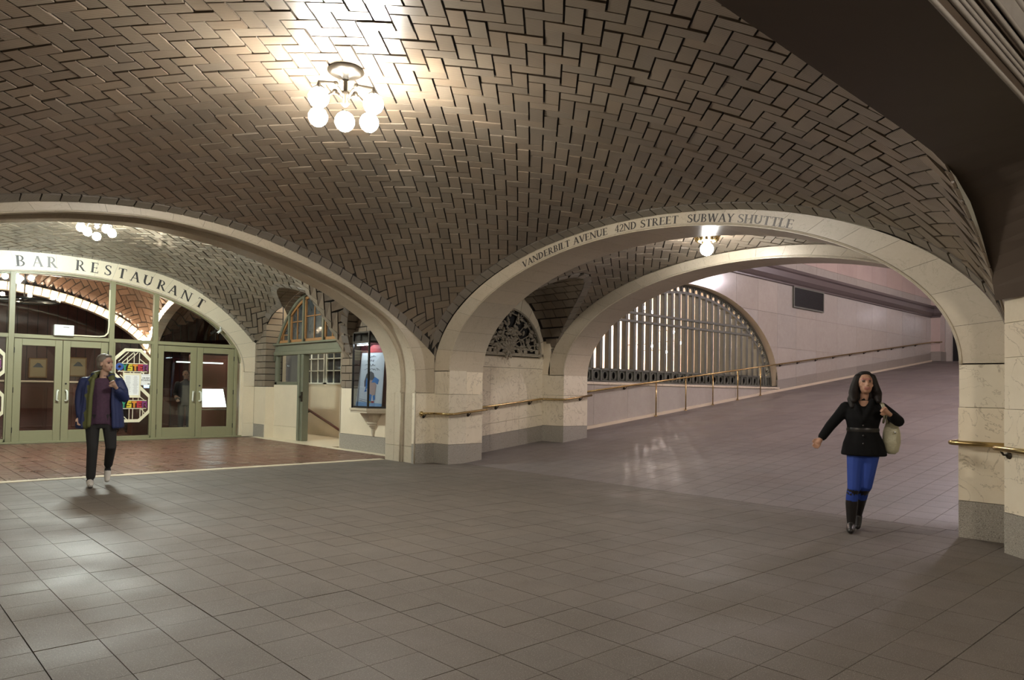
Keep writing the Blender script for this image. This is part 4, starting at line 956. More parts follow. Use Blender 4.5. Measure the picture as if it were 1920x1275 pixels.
def glyph(c):
    stem = lambda x: [g_stroke((x, 0), (x, 1), TK), g_ser(x, 0), g_ser(x, .95)]
    if c == 'A': return [g_stroke((.10, 0), (.40, 1), TN), g_stroke((.40, 1), (.72, 0), TK), g_rect(.2, .32, .62, .38), g_ser(.10, 0, .24), g_ser(.72, 0, .3)], .84
    if c == 'V': return [g_stroke((.12, 1), (.42, 0), TK), g_stroke((.42, 0), (.72, 1), TN), g_ser(.12, .95, .3), g_ser(.72, .95, .24)], .82
    if c == 'W': return [g_stroke((.12, 1), (.35, 0), TK), g_stroke((.35, 0), (.56, .95), TN), g_stroke((.56, .95), (.79, 0), TK), g_stroke((.79, 0), (1.02, 1), TN), g_ser(.12, .95, .28), g_ser(.56, .95, .24), g_ser(1.02, .95, .22)], 1.14
    if c == 'Y': return [g_stroke((.12, 1), (.38, .48), TK), g_stroke((.38, .48), (.66, 1), TN), g_stroke((.38, 0), (.38, .5), TK), g_ser(.38, 0), g_ser(.12, .95, .28), g_ser(.66, .95, .22)], .76
    if c == 'N': return [g_stroke((.12, 0), (.12, 1), TN), g_stroke((.12, 1), (.74, 0), TK), g_stroke((.74, 0), (.74, 1), TN), g_ser(.12, 0, .26), g_ser(.08, .95, .22), g_ser(.74, .95, .26)], .88
    if c == 'D': return stem(.16)+g_arc(.3, .5, .46, .5, -hp, hp)+[g_rect(.16, 0, .32, .06), g_rect(.16, .94, .32, 1)], .86
    if c == 'B': return stem(.16)+g_arc(.3, .74, .26, .26, -hp, hp, .13, .055)+g_arc(.3, .26, .32, .27, -hp, hp, .14, .055)+[g_rect(.16, 0, .32, .05), g_rect(.16, .95, .32, 1), g_rect(.16, .48, .32, .53)], .70
    if c == 'R': return stem(.16)+g_arc(.3, .73, .28, .27, -hp, hp, .13, .055)+[g_rect(.16, .95, .32, 1), g_rect(.16, .46, .32, .51), g_stroke((.34, .48), (.66, 0), TK), g_ser(.68, 0, .24)], .80
    if c == 'E': return stem(.16)+[g_rect(.16, .94, .58, 1), g_rect(.16, .48, .50, .53), g_rect(.16, 0, .62, .06), g_rect(.54, .80, .58, 1), g_rect(.47, .40, .51, .61), g_rect(.58, 0, .62, .22)], .68
    if c == 'L': return stem(.16)+[g_rect(.16, 0, .60, .06), g_rect(.56, 0, .60, .22)], .64
    if c == 'I': return stem(.17), .34
    if c == 'T': return [g_stroke((.36, 0), (.36, 1), TK), g_ser(.36, 0), g_rect(.04, .94, .68, 1), g_rect(.04, .78, .08, 1), g_rect(.64, .78, .68, 1)], .72
    if c == 'H': return [*stem(.16), *stem(.70), g_rect(.16, .48, .7, .54)], .88
    if c == 'U': return [g_stroke((.16, .33), (.16, 1), TK), g_stroke((.68, .33), (.68, 1), TN), g_ser(.16, .95), g_ser(.68, .95, .24)]+g_arc(.4, .34, .31, .34, math.pi, 2*math.pi, TK, TN), .84
    if c == 'S':
        P = [(.52, .80), (.46, .93), (.32, .97), (.18, .92), (.11, .78), (.17, .64), (.34, .52), (.50, .40), (.55, .24), (.48, .09), (.32, .03), (.16, .07), (.09, .22)]
        return g_line(P, [.06, .07, .08, .1, .12, .14, .15, .14, .12, .09, .07, .06])+[g_rect(.50, .74, .54, .98), g_rect(.07, .02, .11, .26)], .64
    if c == '2': return g_line([(.10, .74), (.13, .90), (.27, .97), (.42, .93), (.49, .78), (.44, .58), (.28, .32), (.08, .05)], [.07, .08, .09, .11, .13, .12, .09])+[g_rect(.05, 0, .54, .09), g_rect(.50, 0, .54, .2)], .60
    if c == '4': return [g_stroke((.40, 0), (.40, 1), .13), g_line([(.40, .97), (.06, .34)], .06)[0], g_rect(.04, .28, .58, .35), g_ser(.40, 0, .28)], .62
    return [], .4
def place_glyph(mb, polys, wd, hgt, pos, tang, norm, nrm3, m3, sx=1.):
    """pos = base centre; tang / norm 3-D unit vectors; nrm3 = facing"""
    pos = np.asarray(pos, float); T = np.asarray(tang, float); Nn = np.asarray(norm, float); Z = np.asarray(nrm3, float)
    for p in polys:
        q = [pos+T*((u-wd/2)*hgt*sx)+Nn*(v*hgt) for u, v in p]
        a = np.cross(q[1]-q[0], q[2]-q[0])
        if a @ Z < 0: q = q[::-1]
        mb.slab([k+Z*.002 for k in q], [k-Z*.004 for k in q])
def text_on_arch(parent, words, curve, hgt, off, axis, plane, facing, flip, m='ink', name='inscription'):
    """words = (text, u_start, u_end) along the arch curve (u,z); letters stand on the curve moved out by off"""
    P = np.asarray(curve, float); P = P[np.argsort(P[:, 0])]
    for text, u0, u1 in words:
        mb = MB(); gl = [glyph(c) for c in text]; tot = sum(g[1] for g in gl)
        us = np.linspace(min(u0, u1), max(u0, u1), 60); zs = np.interp(us, P[:, 0], P[:, 1]); ds = np.r_[0, np.cumsum(np.hypot(np.diff(us), np.diff(zs)))]
        Ltot = ds[-1]; pos = 0
        for (poly, adv) in gl:
            s = (pos+adv/2)/tot*Ltot; pos += adv
            if flip: s = Ltot-s
            u = np.interp(s, ds, us); z = np.interp(u, P[:, 0], P[:, 1]); e = .02
            t = np.array([2*e, np.interp(u+e, P[:, 0], P[:, 1])-np.interp(u-e, P[:, 0], P[:, 1])]); t /= np.linalg.norm(t); n = np.array([-t[1], t[0]])
            if flip: t = -t
            b = np.array([u, z])+n*off
            k3 = (lambda q: np.array([0, q[0], q[1]])) if axis == 'X' else (lambda q: np.array([q[0], 0, q[1]]))
            base = k3(b)+(np.array([plane, 0, 0]) if axis == 'X' else np.array([0, plane, 0]))
            place_glyph(mb, poly, adv, hgt, base, k3(t), k3(n), facing, None, sx=Ltot/tot/hgt)
        mb.build(name, m, parent)
yy = lambda px, py: float(onX(px, py, X1)[1])
wds = [('VANDERBILT', yy(982, 495), yy(1070, 452)), ('AVENUE', yy(1076, 452), yy(1140, 435)), ('42ND', yy(1153, 432), yy(1194, 424)), ('STREET', yy(1200, 423), yy(1271, 412)), ('SUBWAY', yy(1287, 411), yy(1374, 408))]
text_on_arch(a_r, wds, R_in, .105, .045, 'X', X1, (-1, 0, 0), True)
text_on_arch(a_r, [('SHUTTLE', yy(1380, 408), yy(1484, 415))], R_in, .105, .045, 'X', X1, (-1, 0, 0), True, 'grey_ink', 'inscription_grey')  # this word is set in the greyer letter colour
xx_ = lambda px, py: float(onY(px, py, YR)[0])
cr = ell(XR, 4.25, 1.76, 2.17)
for c, px in zip('BARRESTAURANT', (41, 72, 99, 151, 177, 201, 227, 250, 273, 299, 320, 344, 369)):
    wd_ = {'B': .2, 'A': .22, 'R': .22, 'E': .18, 'S': .17, 'T': .2, 'U': .23, 'N': .24}[c]; u = xx_(px, 495 if px < 250 else 540)
    text_on_arch(a_q, [(c, u-wd_/2, u+wd_/2)], cr, .245, .11, 'Y', YR, (0, -1, 0), False, 'grey_ink' if px in (72, 99) else 'ink', 'inscription_grey' if px in (72, 99) else 'inscription')  # two letters greyed: lamp glare over them is put into the colour
# ---------------------------------------------------------------- restaurant front
YF = 19.62
sf = EM('window_4', 'sage green framed glass front of the restaurant under the arch')
def fin(x): return 1.76+2.17*math.sqrt(max(0, 1-((x-XR)/4.25)**2))
def gbox(parent, nm, x0, x1, z0, z1, y0=YF-.05, y1=YF+.05, m='green', b=.006):
    mb = MB(); mb.bbox(x0, x1, y0, y1, z0, z1, b); return mb.build(nm, m, parent)
for x0, x1 in ((2.66, 2.77), (4.69, 4.80), (5.69, 5.80), (1.62, 1.73), (7.76, 7.84)):
    gbox(sf, 'mullion', x0, x1, -.02, fin((x0+x1)/2)+.02 if x1 < 7.8 else 2.5, YF-.07, YF+.07)
gbox(sf, 'transom', -.3, 7.95, 2.385, 2.475, YF-.06, YF+.06)
gbox(sf, 'sill', -.3, 8.0, -.03, .035, YF-.09, YF+.09)
mb = MB(); c = resample(ell(XR, 4.24, 1.76, 2.16), 90)
for a, b in zip(c[:-1], c[1:]):
    if a[1] > 1.9: mb.bar((a[0], YF, a[1]), (b[0], YF, b[1]), .09, .06)
mb.build('arch_frame', 'green', sf)
gbox(sf, 'jamb', 7.93, 8.02, 0, 2.4, YF-.05, YF+.2, 'stone_plain')
for za, zb in ((0, .36), (.363, 1.36), (1.363, 1.76)): gbox(sf, 'jamb_block', 7.985, 8.30, za, zb, YR, YR+.35, 'stone_plain')
for x0, x1 in ((-.3, 1.62), (1.73, 2.66), (2.77, 4.69), (4.80, 5.69), (5.80, 7.93)):   # upper lights
    xs = np.linspace(x0, x1, 16); p = [(x0, 2.47)]+[(q, fin(q)) for q in xs if fin(q) > 2.48]+([(x1, 2.47)] if fin(x1) > 2.4 else [])
    mb = MB(); mb.slab([(a, YF, z) for a, z in p], [(a, YF+.012, z) for a, z in p], None, True); mb.build('upper_pane', 'glass', sf)
def sidelight(x0, x1):
    gbox(sf, 'side_stile', x0, x0+.035, .03, 2.39, m='green'); gbox(sf, 'side_stile', x1-.035, x1, .03, 2.39, m='green'); gbox(sf, 'side_rail', x0, x1, .03, .10)
    mb = MB(); mb.box(x0+.035, x1-.035, YF, YF+.012, .10, 2.385); mb.build('side_pane', 'glass', sf)
sidelight(1.73, 2.66); sidelight(4.80, 5.69)
mb = MB(); mb.box(7.84, 7.93, YF, YF+.012, .03, 2.385); mb.build('side_pane', 'glass', sf)
dn = 0
for (x0, x1, hs) in ((2.78, 3.725, 1), (3.735, 4.68, -1), (5.81, 6.775, 1), (6.785, 7.755, -1)):
    dn += 1; d = EM('door_%d' % dn, 'glazed sage green restaurant door leaf')
    gbox(d, 'stile', x0, x0+.15, .03, 2.37, YF-.03, YF+.03); gbox(d, 'stile', x1-.15, x1, .03, 2.37, YF-.03, YF+.03); gbox(d, 'top_rail', x0+.15, x1-.15, 2.22, 2.37, YF-.029, YF+.029); gbox(d, 'bottom_rail', x0+.15, x1-.15, .03, .28, YF-.029, YF+.029)
    mb = MB(); mb.box(x0+.15, x1-.15, YF-.004, YF+.008, .28, 2.22); mb.build('pane', 'glass', d)
    hx = x1-.075 if hs > 0 else x0+.075
    mb = MB(); mb.tube([(hx, YF-.03, 1.20), (hx, YF-.085, 1.20), (hx-.02*hs, YF-.10, 1.18), (hx-.03*hs, YF-.10, .98), (hx, YF-.085, .96), (hx, YF-.03, .96)], .021, 8); mb.build('handle', 'whitepaint', d, smooth=True)
    for z in (.3, 1.2, 2.1):
        q = x0+.0 if hs > 0 else x1; mb = MB(); mb.tube([(q, YF-.035, z-.06), (q, YF-.035, z+.06)], .012, 6); mb.build('hinge', 'darkmetal', d)
    if hs < 0:
        mb = MB(); mb.lathe([(.001, 0), (.02, 0), (.02, .02), (.001, .02)], n=10); o = mb.build('lock', 'darkmetal', d, loc=(hx, YF-.03, 1.36), rot=(math.pi/2, 0, 0))
# octagonal logos on the side lights
def octa(cx, cz, r, w_, y, mb):
    R1 = r/math.cos(math.pi/8); R2 = (r-w_)/math.cos(math.pi/8)
    for k in range(8):
        a0, a1 = math.pi/8+k*math.pi/4, math.pi/8+(k+1)*math.pi/4
        q = [(cx+R*math.cos(a), y, cz+R*math.sin(a)) for R, a in ((R1, a0), (R1, a1), (R2, a1), (R2, a0))]; mb.prism(q, (0, .006, 0))
BL = {'O': None,
 'Y': [[(0, 1), (.28, 1), (.5, .72), (.72, 1), (1, 1), (.66, .5), (.66, 0), (.34, 0), (.34, .5)]],
 'S': [[(.3, 1), (1, 1), (.9, .72), (.42, .72), (.38, .62), (1, .62), (1, 0), (0, 0), (0, .26), (.66, .26), (.66, .38), (0, .38)]],
 'T': [[(0, 1), (1, 1), (1, .70), (.68, .70), (.68, 0), (.32, 0), (.32, .70), (0, .70)]],
 'E': [[(0, 0), (1, 0), (1, .26), (.34, .26), (.34, .38), (.9, .38), (.9, .62), (.34, .62), (.34, .74), (1, .74), (1, 1), (0, 1)]],
 'R': [[(0, 0), (.3, 0), (.3, .72), (.72, .72), (.72, .52), (.4, .52), (.85, 0), (1.2, 0), (.85, .36), (1, .36), (1, 1), (0, 1)]]}
def logo(cx, cz, name, lab):
    r = .455; y = YF-.018; o = empty(name, (cx, YF-.02, cz), label=lab, cat='sign', group='octagonal window logos')
    mb = MB(); octa(0, 0, r, .075, .0, mb); mb.build('octagon_frame', 'cream', o)
    mb = MB(); k = .016
    for z in (.085, -.115): mb.box(-.33, .34, .0, .004, z-k/2, z+k/2)
    for u, za, zb in ((-.12, .085, .25), (.03, .085, .36), (.15, .085, .36), (-.2, -.36, -.115), (-.05, -.40, -.115), (.03, -.40, -.115), (.2, -.36, -.115), (.26, -.3, -.115)): mb.box(u-k/2, u+k/2, .0, .004, za, zb)
    for a, b in (((-.32, .13), (-.1, .36)), ((-.24, .1), (.02, .36)), ((-.14, .1), (.12, .37)), ((.16, .2), (.34, .05)), ((-.33, -.13), (-.22, -.02)), ((.2, -.1), (.32, -.24)), ((-.28, -.2), (-.1, -.38))): mb.bar((a[0], .002, a[1]), (b[0], .002, b[1]), .018, .004, up=(0, 1, 0))
    mb.build('lattice', 'cream', o)
    cols = ['lg_blue', 'lg_green', 'lg_yellow', 'lg_orange', 'lg_red', 'lg_purple']; x = -.35
    for ch, c in zip('OYSTER', cols):
        mb = MB(); w_, h_ = .112, .165
        if ch == 'O':
            octa(w_*.5, 0, .088, .055, -.004, mb)
        else:
            for p in BL[ch]: mb.prism([(u*w_, -.004, -.095+v*h_) for u, v in p], (0, .004, 0))
        mb.build('letter', c, o, loc=(x, 0, 0)); x += .118
    return o
logo(5.24, 1.80, 'window_logo', 'upper octagonal OYSTER logo on the glass right of the first doors')
logo(5.24, .885, 'window_logo', 'lower octagonal OYSTER logo on the glass right of the first doors')
logo(2.20, 1.80, 'window_logo', 'upper octagonal OYSTER logo at the left edge of the photo')
logo(2.20, .885, 'window_logo', 'lower octagonal OYSTER logo at the left edge of the photo')
mf = empty('menu_frame', (5.225, YF-.05, 1.35), label='cream framed menu sheet hung between the two window logos', cat='menu')
mb = MB(); mb.box(-.20, .20, 0, .02, -.31, -.25); mb.box(-.20, .20, 0, .02, .25, .30); mb.box(-.20, -.17, 0, .02, -.25, .25); mb.box(.17, .20, 0, .02, -.25, .25); mb.build('frame', 'cream', mf)
mb = MB(); mb.box(-.17, .17, .012, .018, -.25, .25); mb.build('sheet', 'paper', mf)
mb = MB()
for c in (-.085, .085):
    for k in range(22): w_ = random.uniform(.03, .065); mb.box(c-w_, c+w_, .010, .012, .215-.02*k, .222-.02*k)
mb.build('print', mat('grey_print', (.45, .45, .45), .6), mf)
def simple_text(parent, txt, x, z, h, y, m='ink', w_=None):
    gl = [glyph2(c) for c in txt]; tot = sum(g[1] for g in gl)*h; x -= tot/2; mb = MB()
    for p, ad in gl:
        place_glyph(mb, p, ad, h, (x+ad*h/2, y, z), (1, 0, 0), (0, 0, 1), (0, -1, 0), None); x += ad*h
    mb.build('lettering', m, parent)
def glyph2(c):
    if c == 'G': return g_arc(.42, .5, .4, .5, .7, 2*math.pi-.0)+[g_rect(.5, .4, .82, .5), g_rect(.7, .15, .82, .5)], .9
    if c == 'P': return [g_stroke((.14, 0), (.14, 1), TK)]+g_arc(.2, .72, .38, .28, -hp, hp), .66
    return glyph(c)
nt_ = empty('paper_notice', (5.555, YF-.03, 1.49), label='white GRADE PENDING notice taped beside the menu', cat='notice')
mb = MB(); mb.box(-.115, .115, 0, .004, -.14, .14); mb.build('sheet', 'paper', nt_); simple_text(nt_, 'GRADE', 0, .02, .042, -.002); simple_text(nt_, 'PENDING', 0, -.035, .042, -.002)
mb = MB(); mb.box(.035, .09, -.001, 0, -.12, -.095); mb.box(-.09, .09, -.001, 0, .115, .12); mb.build('print', 'grey_ink', nt_)
# box and conduit on the transom, security camera
bx_ = empty('alarm_box', (3.72, YF-.10, 2.475), label='white plastic alarm box resting on the transom over the first doors', cat='box')
mb = MB(); mb.bbox(-.20, .20, -.06, .06, 0, .25, .01); mb.build('case', 'white', bx_); mb = MB(); mb.box(-.02, .10, -.063, -.06, .19, .205); mb.build('vent_slot', 'grey_ink', bx_)
cd_ = empty('cable_conduit', (3.92, YF-.09, 2.50), label='cream conduit bending up beside the mullion from the alarm box', cat='conduit')
mb = MB(); mb.tube([(0, 0, 0), (.55, 0, -.0), (.66, 0, .02), (.73, 0, .10), (.745, 0, .25), (.745, 0, 1.15)], .018, 8); mb.build('tube', 'cream', cd_, smooth=True)
P = onY(412, 620, YF-.2); sc = empty('security_camera', tuple(P), label='small white security camera under the restaurant arch', cat='camera')
mb = MB(); mb.tube([(.04, 0, .02), (-.07, -.04, -.07)], .03, 10); mb.build('body', 'white', sc, smooth=True); mb = MB(); mb.tube([(.0, 0, .0), (.04, .05, .10), (.06, .2, .14)], .012, 8); mb.build('mount', 'white', sc); mb = MB(); mb.tube([(-.07, -.04, -.07), (-.08, -.045, -.08)], .02, 8); mb.build('lens', 'black', sc)
# ---------------------------------------------------------------- restaurant inside
rr = EM('wall_restaurant', 'dark mahogany room behind the restaurant glass')
mb = MB(); mb.box(-4, 12, 26, 26.2, -.1, 4.5); mb.box(-4.2, -4, 19.9, 26, -.1, 4.5); mb.box(9.6, 9.8, 21.6, 26, -.1, 4.5); mb.build('panelling', 'mahog', rr)
mb = MB()
for k in range(60): x = -3.8+.26*k; mb.box(x, x+.012, 25.985, 26, 0, 4.4) if x < 12 else None
mb.build('panel_grooves', 'black', rr)
mb = MB(); mb.box(-4, 8.55, 19.9, 20.0, 3.9, 4.6); mb.build('front_lintel', 'mahog', rr)
rfl = EM('floor_restaurant', 'red tile floor inside the restaurant'); mb = MB(); mb.box(-4, 9.8, YF+.07, 26, -.2, 0); mb.build('tiles', 'redbrick', rfl)
def zq1(x): d = min(abs(x-2.6)/4.15, .995) if x < 6.62 else min(abs(x-10.6)/4.1, .995); return 1.76+2.20*math.sqrt(1-d*d)
def zq2(y): d = min(abs(y-19.3)/3.78, .995) if y < 23 else min(abs(y-26.8)/3.85, .995); return 1.76+2.05*math.sqrt(1-d*d)
def z_q(x, y): return zq1(x)+zq2(y)-2.25
rcq = EM('ceiling_restaurant', 'dark glossy tiled vault inside the restaurant')
backing('mortar_bed', z_q, -1.5, 9.6, 19.95, 26, .16, rcq, up=.02)
pcs = vault_tiles(z_q, lambda u, v: (5+(u+v)*c45, 22.5+(u-v)*c45), herring(.15, (-6, 6, -6, 6)), [lambda x, y: 9.55-x, lambda x, y: x+1.4, lambda x, y: 25.9-y, lambda x, y: y-20.0], rel=.006)
emit_pieces(rcq, 'ceiling_tile', pcs, 'resttile', 120, 'ceiling_tile_field')
def lit_rib(nm, lab, pts, nrm):
    t = EM(nm, lab); P = [np.array(p, float) for p in pts]; n = np.array(nrm, float)
    for k, (a, b) in enumerate(zip(P[:-1], P[1:])):
        d = (b-a)/np.linalg.norm(b-a); up = np.cross(d, n); up = up/np.linalg.norm(up); up = up if up[2] > 0 else -up
        a2, b2 = a+d*.006, b-d*.006; mb = MB(); mb.slab([a2-n*.13, b2-n*.13, b2-n*.13+up*.22, a2-n*.13+up*.22], [a2+n*.13, b2+n*.13, b2+n*.13+up*.22, a2+n*.13+up*.22], tn(.12, .03), True); mb.build('rib_tile', 'litebrick', t)
        if True:
            mb = MB(); mb.ball(tuple((a+b)/2-n*.165+up*.10), .03, 8); mb.build('bulb', 'bulb', t, smooth=True)
ribc = resample([(x, zq1(x)) for x in np.linspace(-1.2, 6.58, 300)], 46)
lit_rib('trim_6', 'bulb-lit tiled rib arching across the restaurant', [(u, 23.0, z-.16) for u, z in ribc], (0, 1, 0))
ribd = resample([(y, zq2(y)) for y in np.linspace(22.95, 20.0, 200)], 20)
lit_rib('trim_7', 'bulb-lit tiled rib running towards the restaurant front', [(6.62, u, z-.1) for u, z in ribd], (1, 0, 0))
pq = EM('wall_restaurant_pier', 'tiled pier carrying the lit ribs'); mb = MB(); mb.box(6.46, 6.78, 22.9, 23.3, 0, 2.4); mb.build('pier', 'resttile', pq)
for k in range(14):
    for s_ in range(2):
        mb = MB(); mb.box(6.455+.165*s_, 6.61+.165*s_, 22.88, 22.90, .02+.17*k, .18+.17*k, tn(.15)); mb.build('wall_tile', 'resttile', pq)
bc = empty('bar_counter', (3.6, 23.6, 0), label='long mahogany bar counter behind the first restaurant doors', cat='counter')
mb = MB(); mb.bbox(-2.6, 2.3, -.25, .3, 0, 1.38, .01); mb.build('body', 'mahog', bc); mb = MB(); mb.bbox(-2.65, 2.35, -.33, .36, 1.38, 1.43, .01); mb.build('top', 'litebrick', bc)  # pale top carries the line of light along the counter in its colour
for k in range(8): mb = MB(); mb.bbox(-2.5+.6*k, -1.98+.6*k, -.27, -.25, .15, 1.25, .008); mb.build('front_panel', 'mahog', bc)
for k, (px, py) in enumerate(((71, 690), (146, 688))):
    P = onY(px, py, 25.9); pf = empty('framed_picture', tuple(P), label=('framed ship picture on the dark back wall, left one', 'dim framed picture on the back wall behind the navy jacketed person')[k], cat='picture')
    mb = MB(); mb.bbox(-.24, .24, -.02, .02, -.30, .30, .008); mb.build('frame', 'wood', pf); mb = MB(); mb.box(-.20, .20, -.026, -.02, -.26, .26); mb.build('mount', mat('tan_mount', (.5, .36, .2), .6), pf)
    mb = MB(); mb.prism([(-.14, -.03, .02), (.14, -.03, .02), (.05, -.03, .14), (-.02, -.03, .16)], (0, .004, 0)); mb.build('print', 'po_gray', pf)
rcx = empty('wheel_chandelier', (3.3, 22.0, 3.46), label='black wheel chandelier with small lamps inside the restaurant', cat='chandelier')
mb = MB(); mb.tube([(.75*math.cos(t), .75*math.sin(t), 0) for t in np.linspace(0, 2*math.pi, 33)], .035, 8, False); mb.build('wheel', 'darkmetal', rcx, smooth=True)
for k in range(4): a = math.pi*k/4; mb = MB(); mb.bar((-.75*math.cos(a), -.75*math.sin(a), 0), (.75*math.cos(a), .75*math.sin(a), 0), .04, .04); mb.build('spoke', 'darkmetal', rcx)
mb = MB(); mb.tube([(0, 0, 0), (0, 0, z_q(3.3, 22.)-3.46)], .015, 6); mb.build('rod', 'darkmetal', rcx)
for k in range(8):
    a = 2*math.pi*k/8; mb = MB(); mb.ball((.75*math.cos(a), .75*math.sin(a), .07), .05, 10); mb.build('lamp', 'bulb', rcx, smooth=True)
dc = empty('display_cabinet', (7.78, 21.2, 0), label='mahogany cabinet with slanted lit map behind the right-hand doors', cat='cabinet')
mb = MB(); mb.bbox(-.55, .6, 0, .35, 0, .70, .01); mb.bbox(-.55, .6, .2, .35, .70, 2.25, .01); mb.build('body', 'mahog', dc); mb = MB(); mb.prism([(-.5, 0, .70), (-.5, .2, .70), (-.5, .2, 1.32), (-.5, .14, 1.32)], (1.05, 0, 0)); mb.build('slanted_front', 'mahog', dc)
mb = MB(); mb.prism([(-.26, -.004, .75), (.42, -.004, .75), (.36, .118, 1.27), (-.24, .118, 1.27)], (0, .012, 0)); mb.build('lit_panel', 'screen', dc); mb = MB(); mb.bbox(-.5, .55, -.01, .02, .66, .70, .004); mb.build('ledge', 'chrome', dc)
mb = MB(); mb.tube([(-.95, .15, 2.02), (.35, .15, 2.02)], .018, 8); mb.build('picture_light', 'screen', dc)
hs_ = empty('host_stand', (6.15, 21.6, 0), label='mahogany host stand with open laptop left of the dark figure', cat='stand')
mb = MB(); mb.bbox(-.4, .55, -.2, .25, 0, 1.22, .01); mb.bbox(-.45, .6, -.24, .29, 1.22, 1.26, .006); mb.build('body', 'mahog', hs_)
lp = empty('laptop', (6.25, 21.6, 1.26), label='open laptop with glowing screen on the host stand', cat='laptop')
mb = MB(); mb.bbox(-.15, .15, -.12, .10, 0, .015, .004); mb.build('base', 'darkmetal', lp); mb = MB(); mb.prism([(-.15, .10, .015), (.15, .10, .015), (.15, .16, .22), (-.15, .16, .22)], (0, .012, .0)); mb.build('screen', mat('laptop_screen', (.5, .65, .9), .3, emit=((.45, .65, 1.), 2.)), lp)
# ---------------------------------------------------------------- poster case
pc = empty('poster_case', (8.3, 13.35, .95), label='black framed glass poster case on a stone bracket by the doorway', cat='display case')
PL = [(0, .58), (-.32, .35), (-.32, -.28), (0, -.50)]       # plan of the case, x out of the wall, y along it
Z1, Z2, Z3 = .04, 1.36, 1.58
def cprism(mb, pl, z0, z1): mb.slab([(a, b, z1) for a, b in pl], [(a, b, z0) for a, b in pl], None, True)
mb = MB(); cprism(mb, PL, 0, Z1); mb.build('base_frame', 'darkmetal', pc); mb = MB(); cprism(mb, [(a*1.03, b*1.03) for a, b in PL], Z2, Z2+.05); mb.build('cap_frame', 'darkmetal', pc); mb = MB(); cprism(mb, PL, Z3, Z3+.03); mb.build('top_frame', 'darkmetal', pc)
for a, b in PL: mb = MB(); mb.box(a-.017, a+.017, b-.017, b+.017, 0, Z3); mb.build('post', 'darkmetal', pc)
for p, q in zip(PL[:-1], PL[1:]):
    mb = MB(); mb.slab([(p[0], p[1], Z1), (q[0], q[1], Z1), (q[0], q[1], Z2), (p[0], p[1], Z2)], [(p[0]+.006, p[1], Z1), (q[0]+.006, q[1], Z1), (q[0]+.006, q[1], Z2), (p[0]+.006, p[1], Z2)], None, True); mb.build('pane', 'smoked', pc)
    mb = MB(); mb.slab([(p[0], p[1], Z2+.05), (q[0], q[1], Z2+.05), (q[0], q[1], Z3), (p[0], p[1], Z3)], [(p[0]+.006, p[1], Z2+.05), (q[0]+.006, q[1], Z2+.05), (q[0]+.006, q[1], Z3), (p[0]+.006, p[1], Z3)], None, True); mb.build('pane', 'smoked', pc)
mb = MB(); mb.box(-.012, -.002, -.48, .56, Z1, Z2); mb.build('back_panel', mat('maroon_felt', (.10, .012, .018), .8), pc)
mb = MB(); mb.tube([(-.265, -.22, Z2-.03), (-.265, .28, Z2-.03)], .010, 8); mb.build('tube_lamp', mat('case_lamp', (1, 1, 1), .3, emit=((.9, .97, 1.), 60.)), pc)
# corbel
mb = MB(); cprism(mb, [(a*1.16-.0, b*1.10) for a, b in PL], -.05, 0); cprism(mb, [(a*1.10, b*1.05) for a, b in PL], -.10, -.05); mb.build('bracket_shelf', 'stone_ring', pc)
mb = MB(); mb.lathe([(.30, -.10), (.27, -.15), (.21, -.22), (.14, -.30), (.15, -.31), (.15, -.33), (.12, -.345), (.125, -.37), (.09, -.385), (.09, -.41), (.055, -.43), (.05, -.52), (.035, -.60), (.001, -.61)], (0, 0, 0), 20, math.pi/2, 3*math.pi/2); mb.build('corbel', 'stone_ring', pc, smooth=False)
# poster sheet, propped in the case
po = empty('poster', (8.3-.03, 13.35, .95+Z1), label='white poster with blue figures and red top inside the glass case', cat='poster')
A0, A1 = np.array([-.20, .36]), np.array([-.035, -.40])
def pp(u, v, o=0.): xy = A0+(A1-A0)*(u*(1-.16*(1-v)*0)+0); n = np.array([-.98, -.21]); xy = xy+n*o; return (xy[0]+.05*v, xy[1], v)
def pquad(nm, pts, m, o=.004):
    mb = MB(); mb.slab([pp(u, v, o) for u, v in pts], [pp(u, v, o-.003) for u, v in pts], None, True); mb.build(nm, m, po)
pquad('sheet', [(0, 0), (1, 0), (1, 1.13), (.12, 1.13)], 'poster', 0.); pquad('red_arch', [(.3, 1.135), (.9, 1.135), (.78, 1.29), (.55, 1.30), (.42, 1.25)], 'red', 0.)
pquad('blue_foot', [(0, 0), (1, 0), (1, .06), (.01, .09)], 'po_sky')
pquad('print', [(.28, .52), (.35, .68), (.5, .74), (.62, .70), (.68, .55), (.55, .50), (.40, .42), (.30, .40)], 'po_gray', .005); pquad('print', [(.48, .25), (.72, .22), (.75, .45), (.66, .55), (.5, .55)], 'po_tan', .0065)
for q in ([(.34, .36), (.42, .38), (.44, .55), (.36, .60)], [(.56, .50), (.68, .62), (.84, .56), (.80, .46), (.70, .50)], [(.50, .10), (.58, .10), (.60, .24), (.52, .26)], [(.66, .12), (.74, .14), (.72, .24), (.64, .22)], [(.30, .30), (.40, .31), (.36, .37)]): pquad('print', q, 'po_blue', .008)
pquad('print', [(.5, .07), (.58, .07), (.58, .11), (.5, .11)], 'lg_yellow', .008); pquad('print', [(.6, .07), (.7, .07), (.7, .11), (.6, .11)], 'lg_red', .008)
rg = random.Random(3); mb = MB()
for row, (u0, u1, z) in enumerate(((.35, .62, 1.04), (.35, .6, .96), (.28, .66, .86), (.26, .8, .77))):
    u = u0
    while u < u1:
        q = [(u, z+rg.uniform(-.015, .03)), (u+.03, z+rg.uniform(-.02, .035)), (u+.05, z+rg.uniform(-.02, .03))]; mb.tube([pp(a, b, .006) for a, b in q], .004, 4); u += .065
for row in range(2):
    mb.tube([pp(.12, .16-.04*row, .006), pp(.3, .135-.04*row, .006), pp(.42, .12-.04*row, .006)], .003, 4)
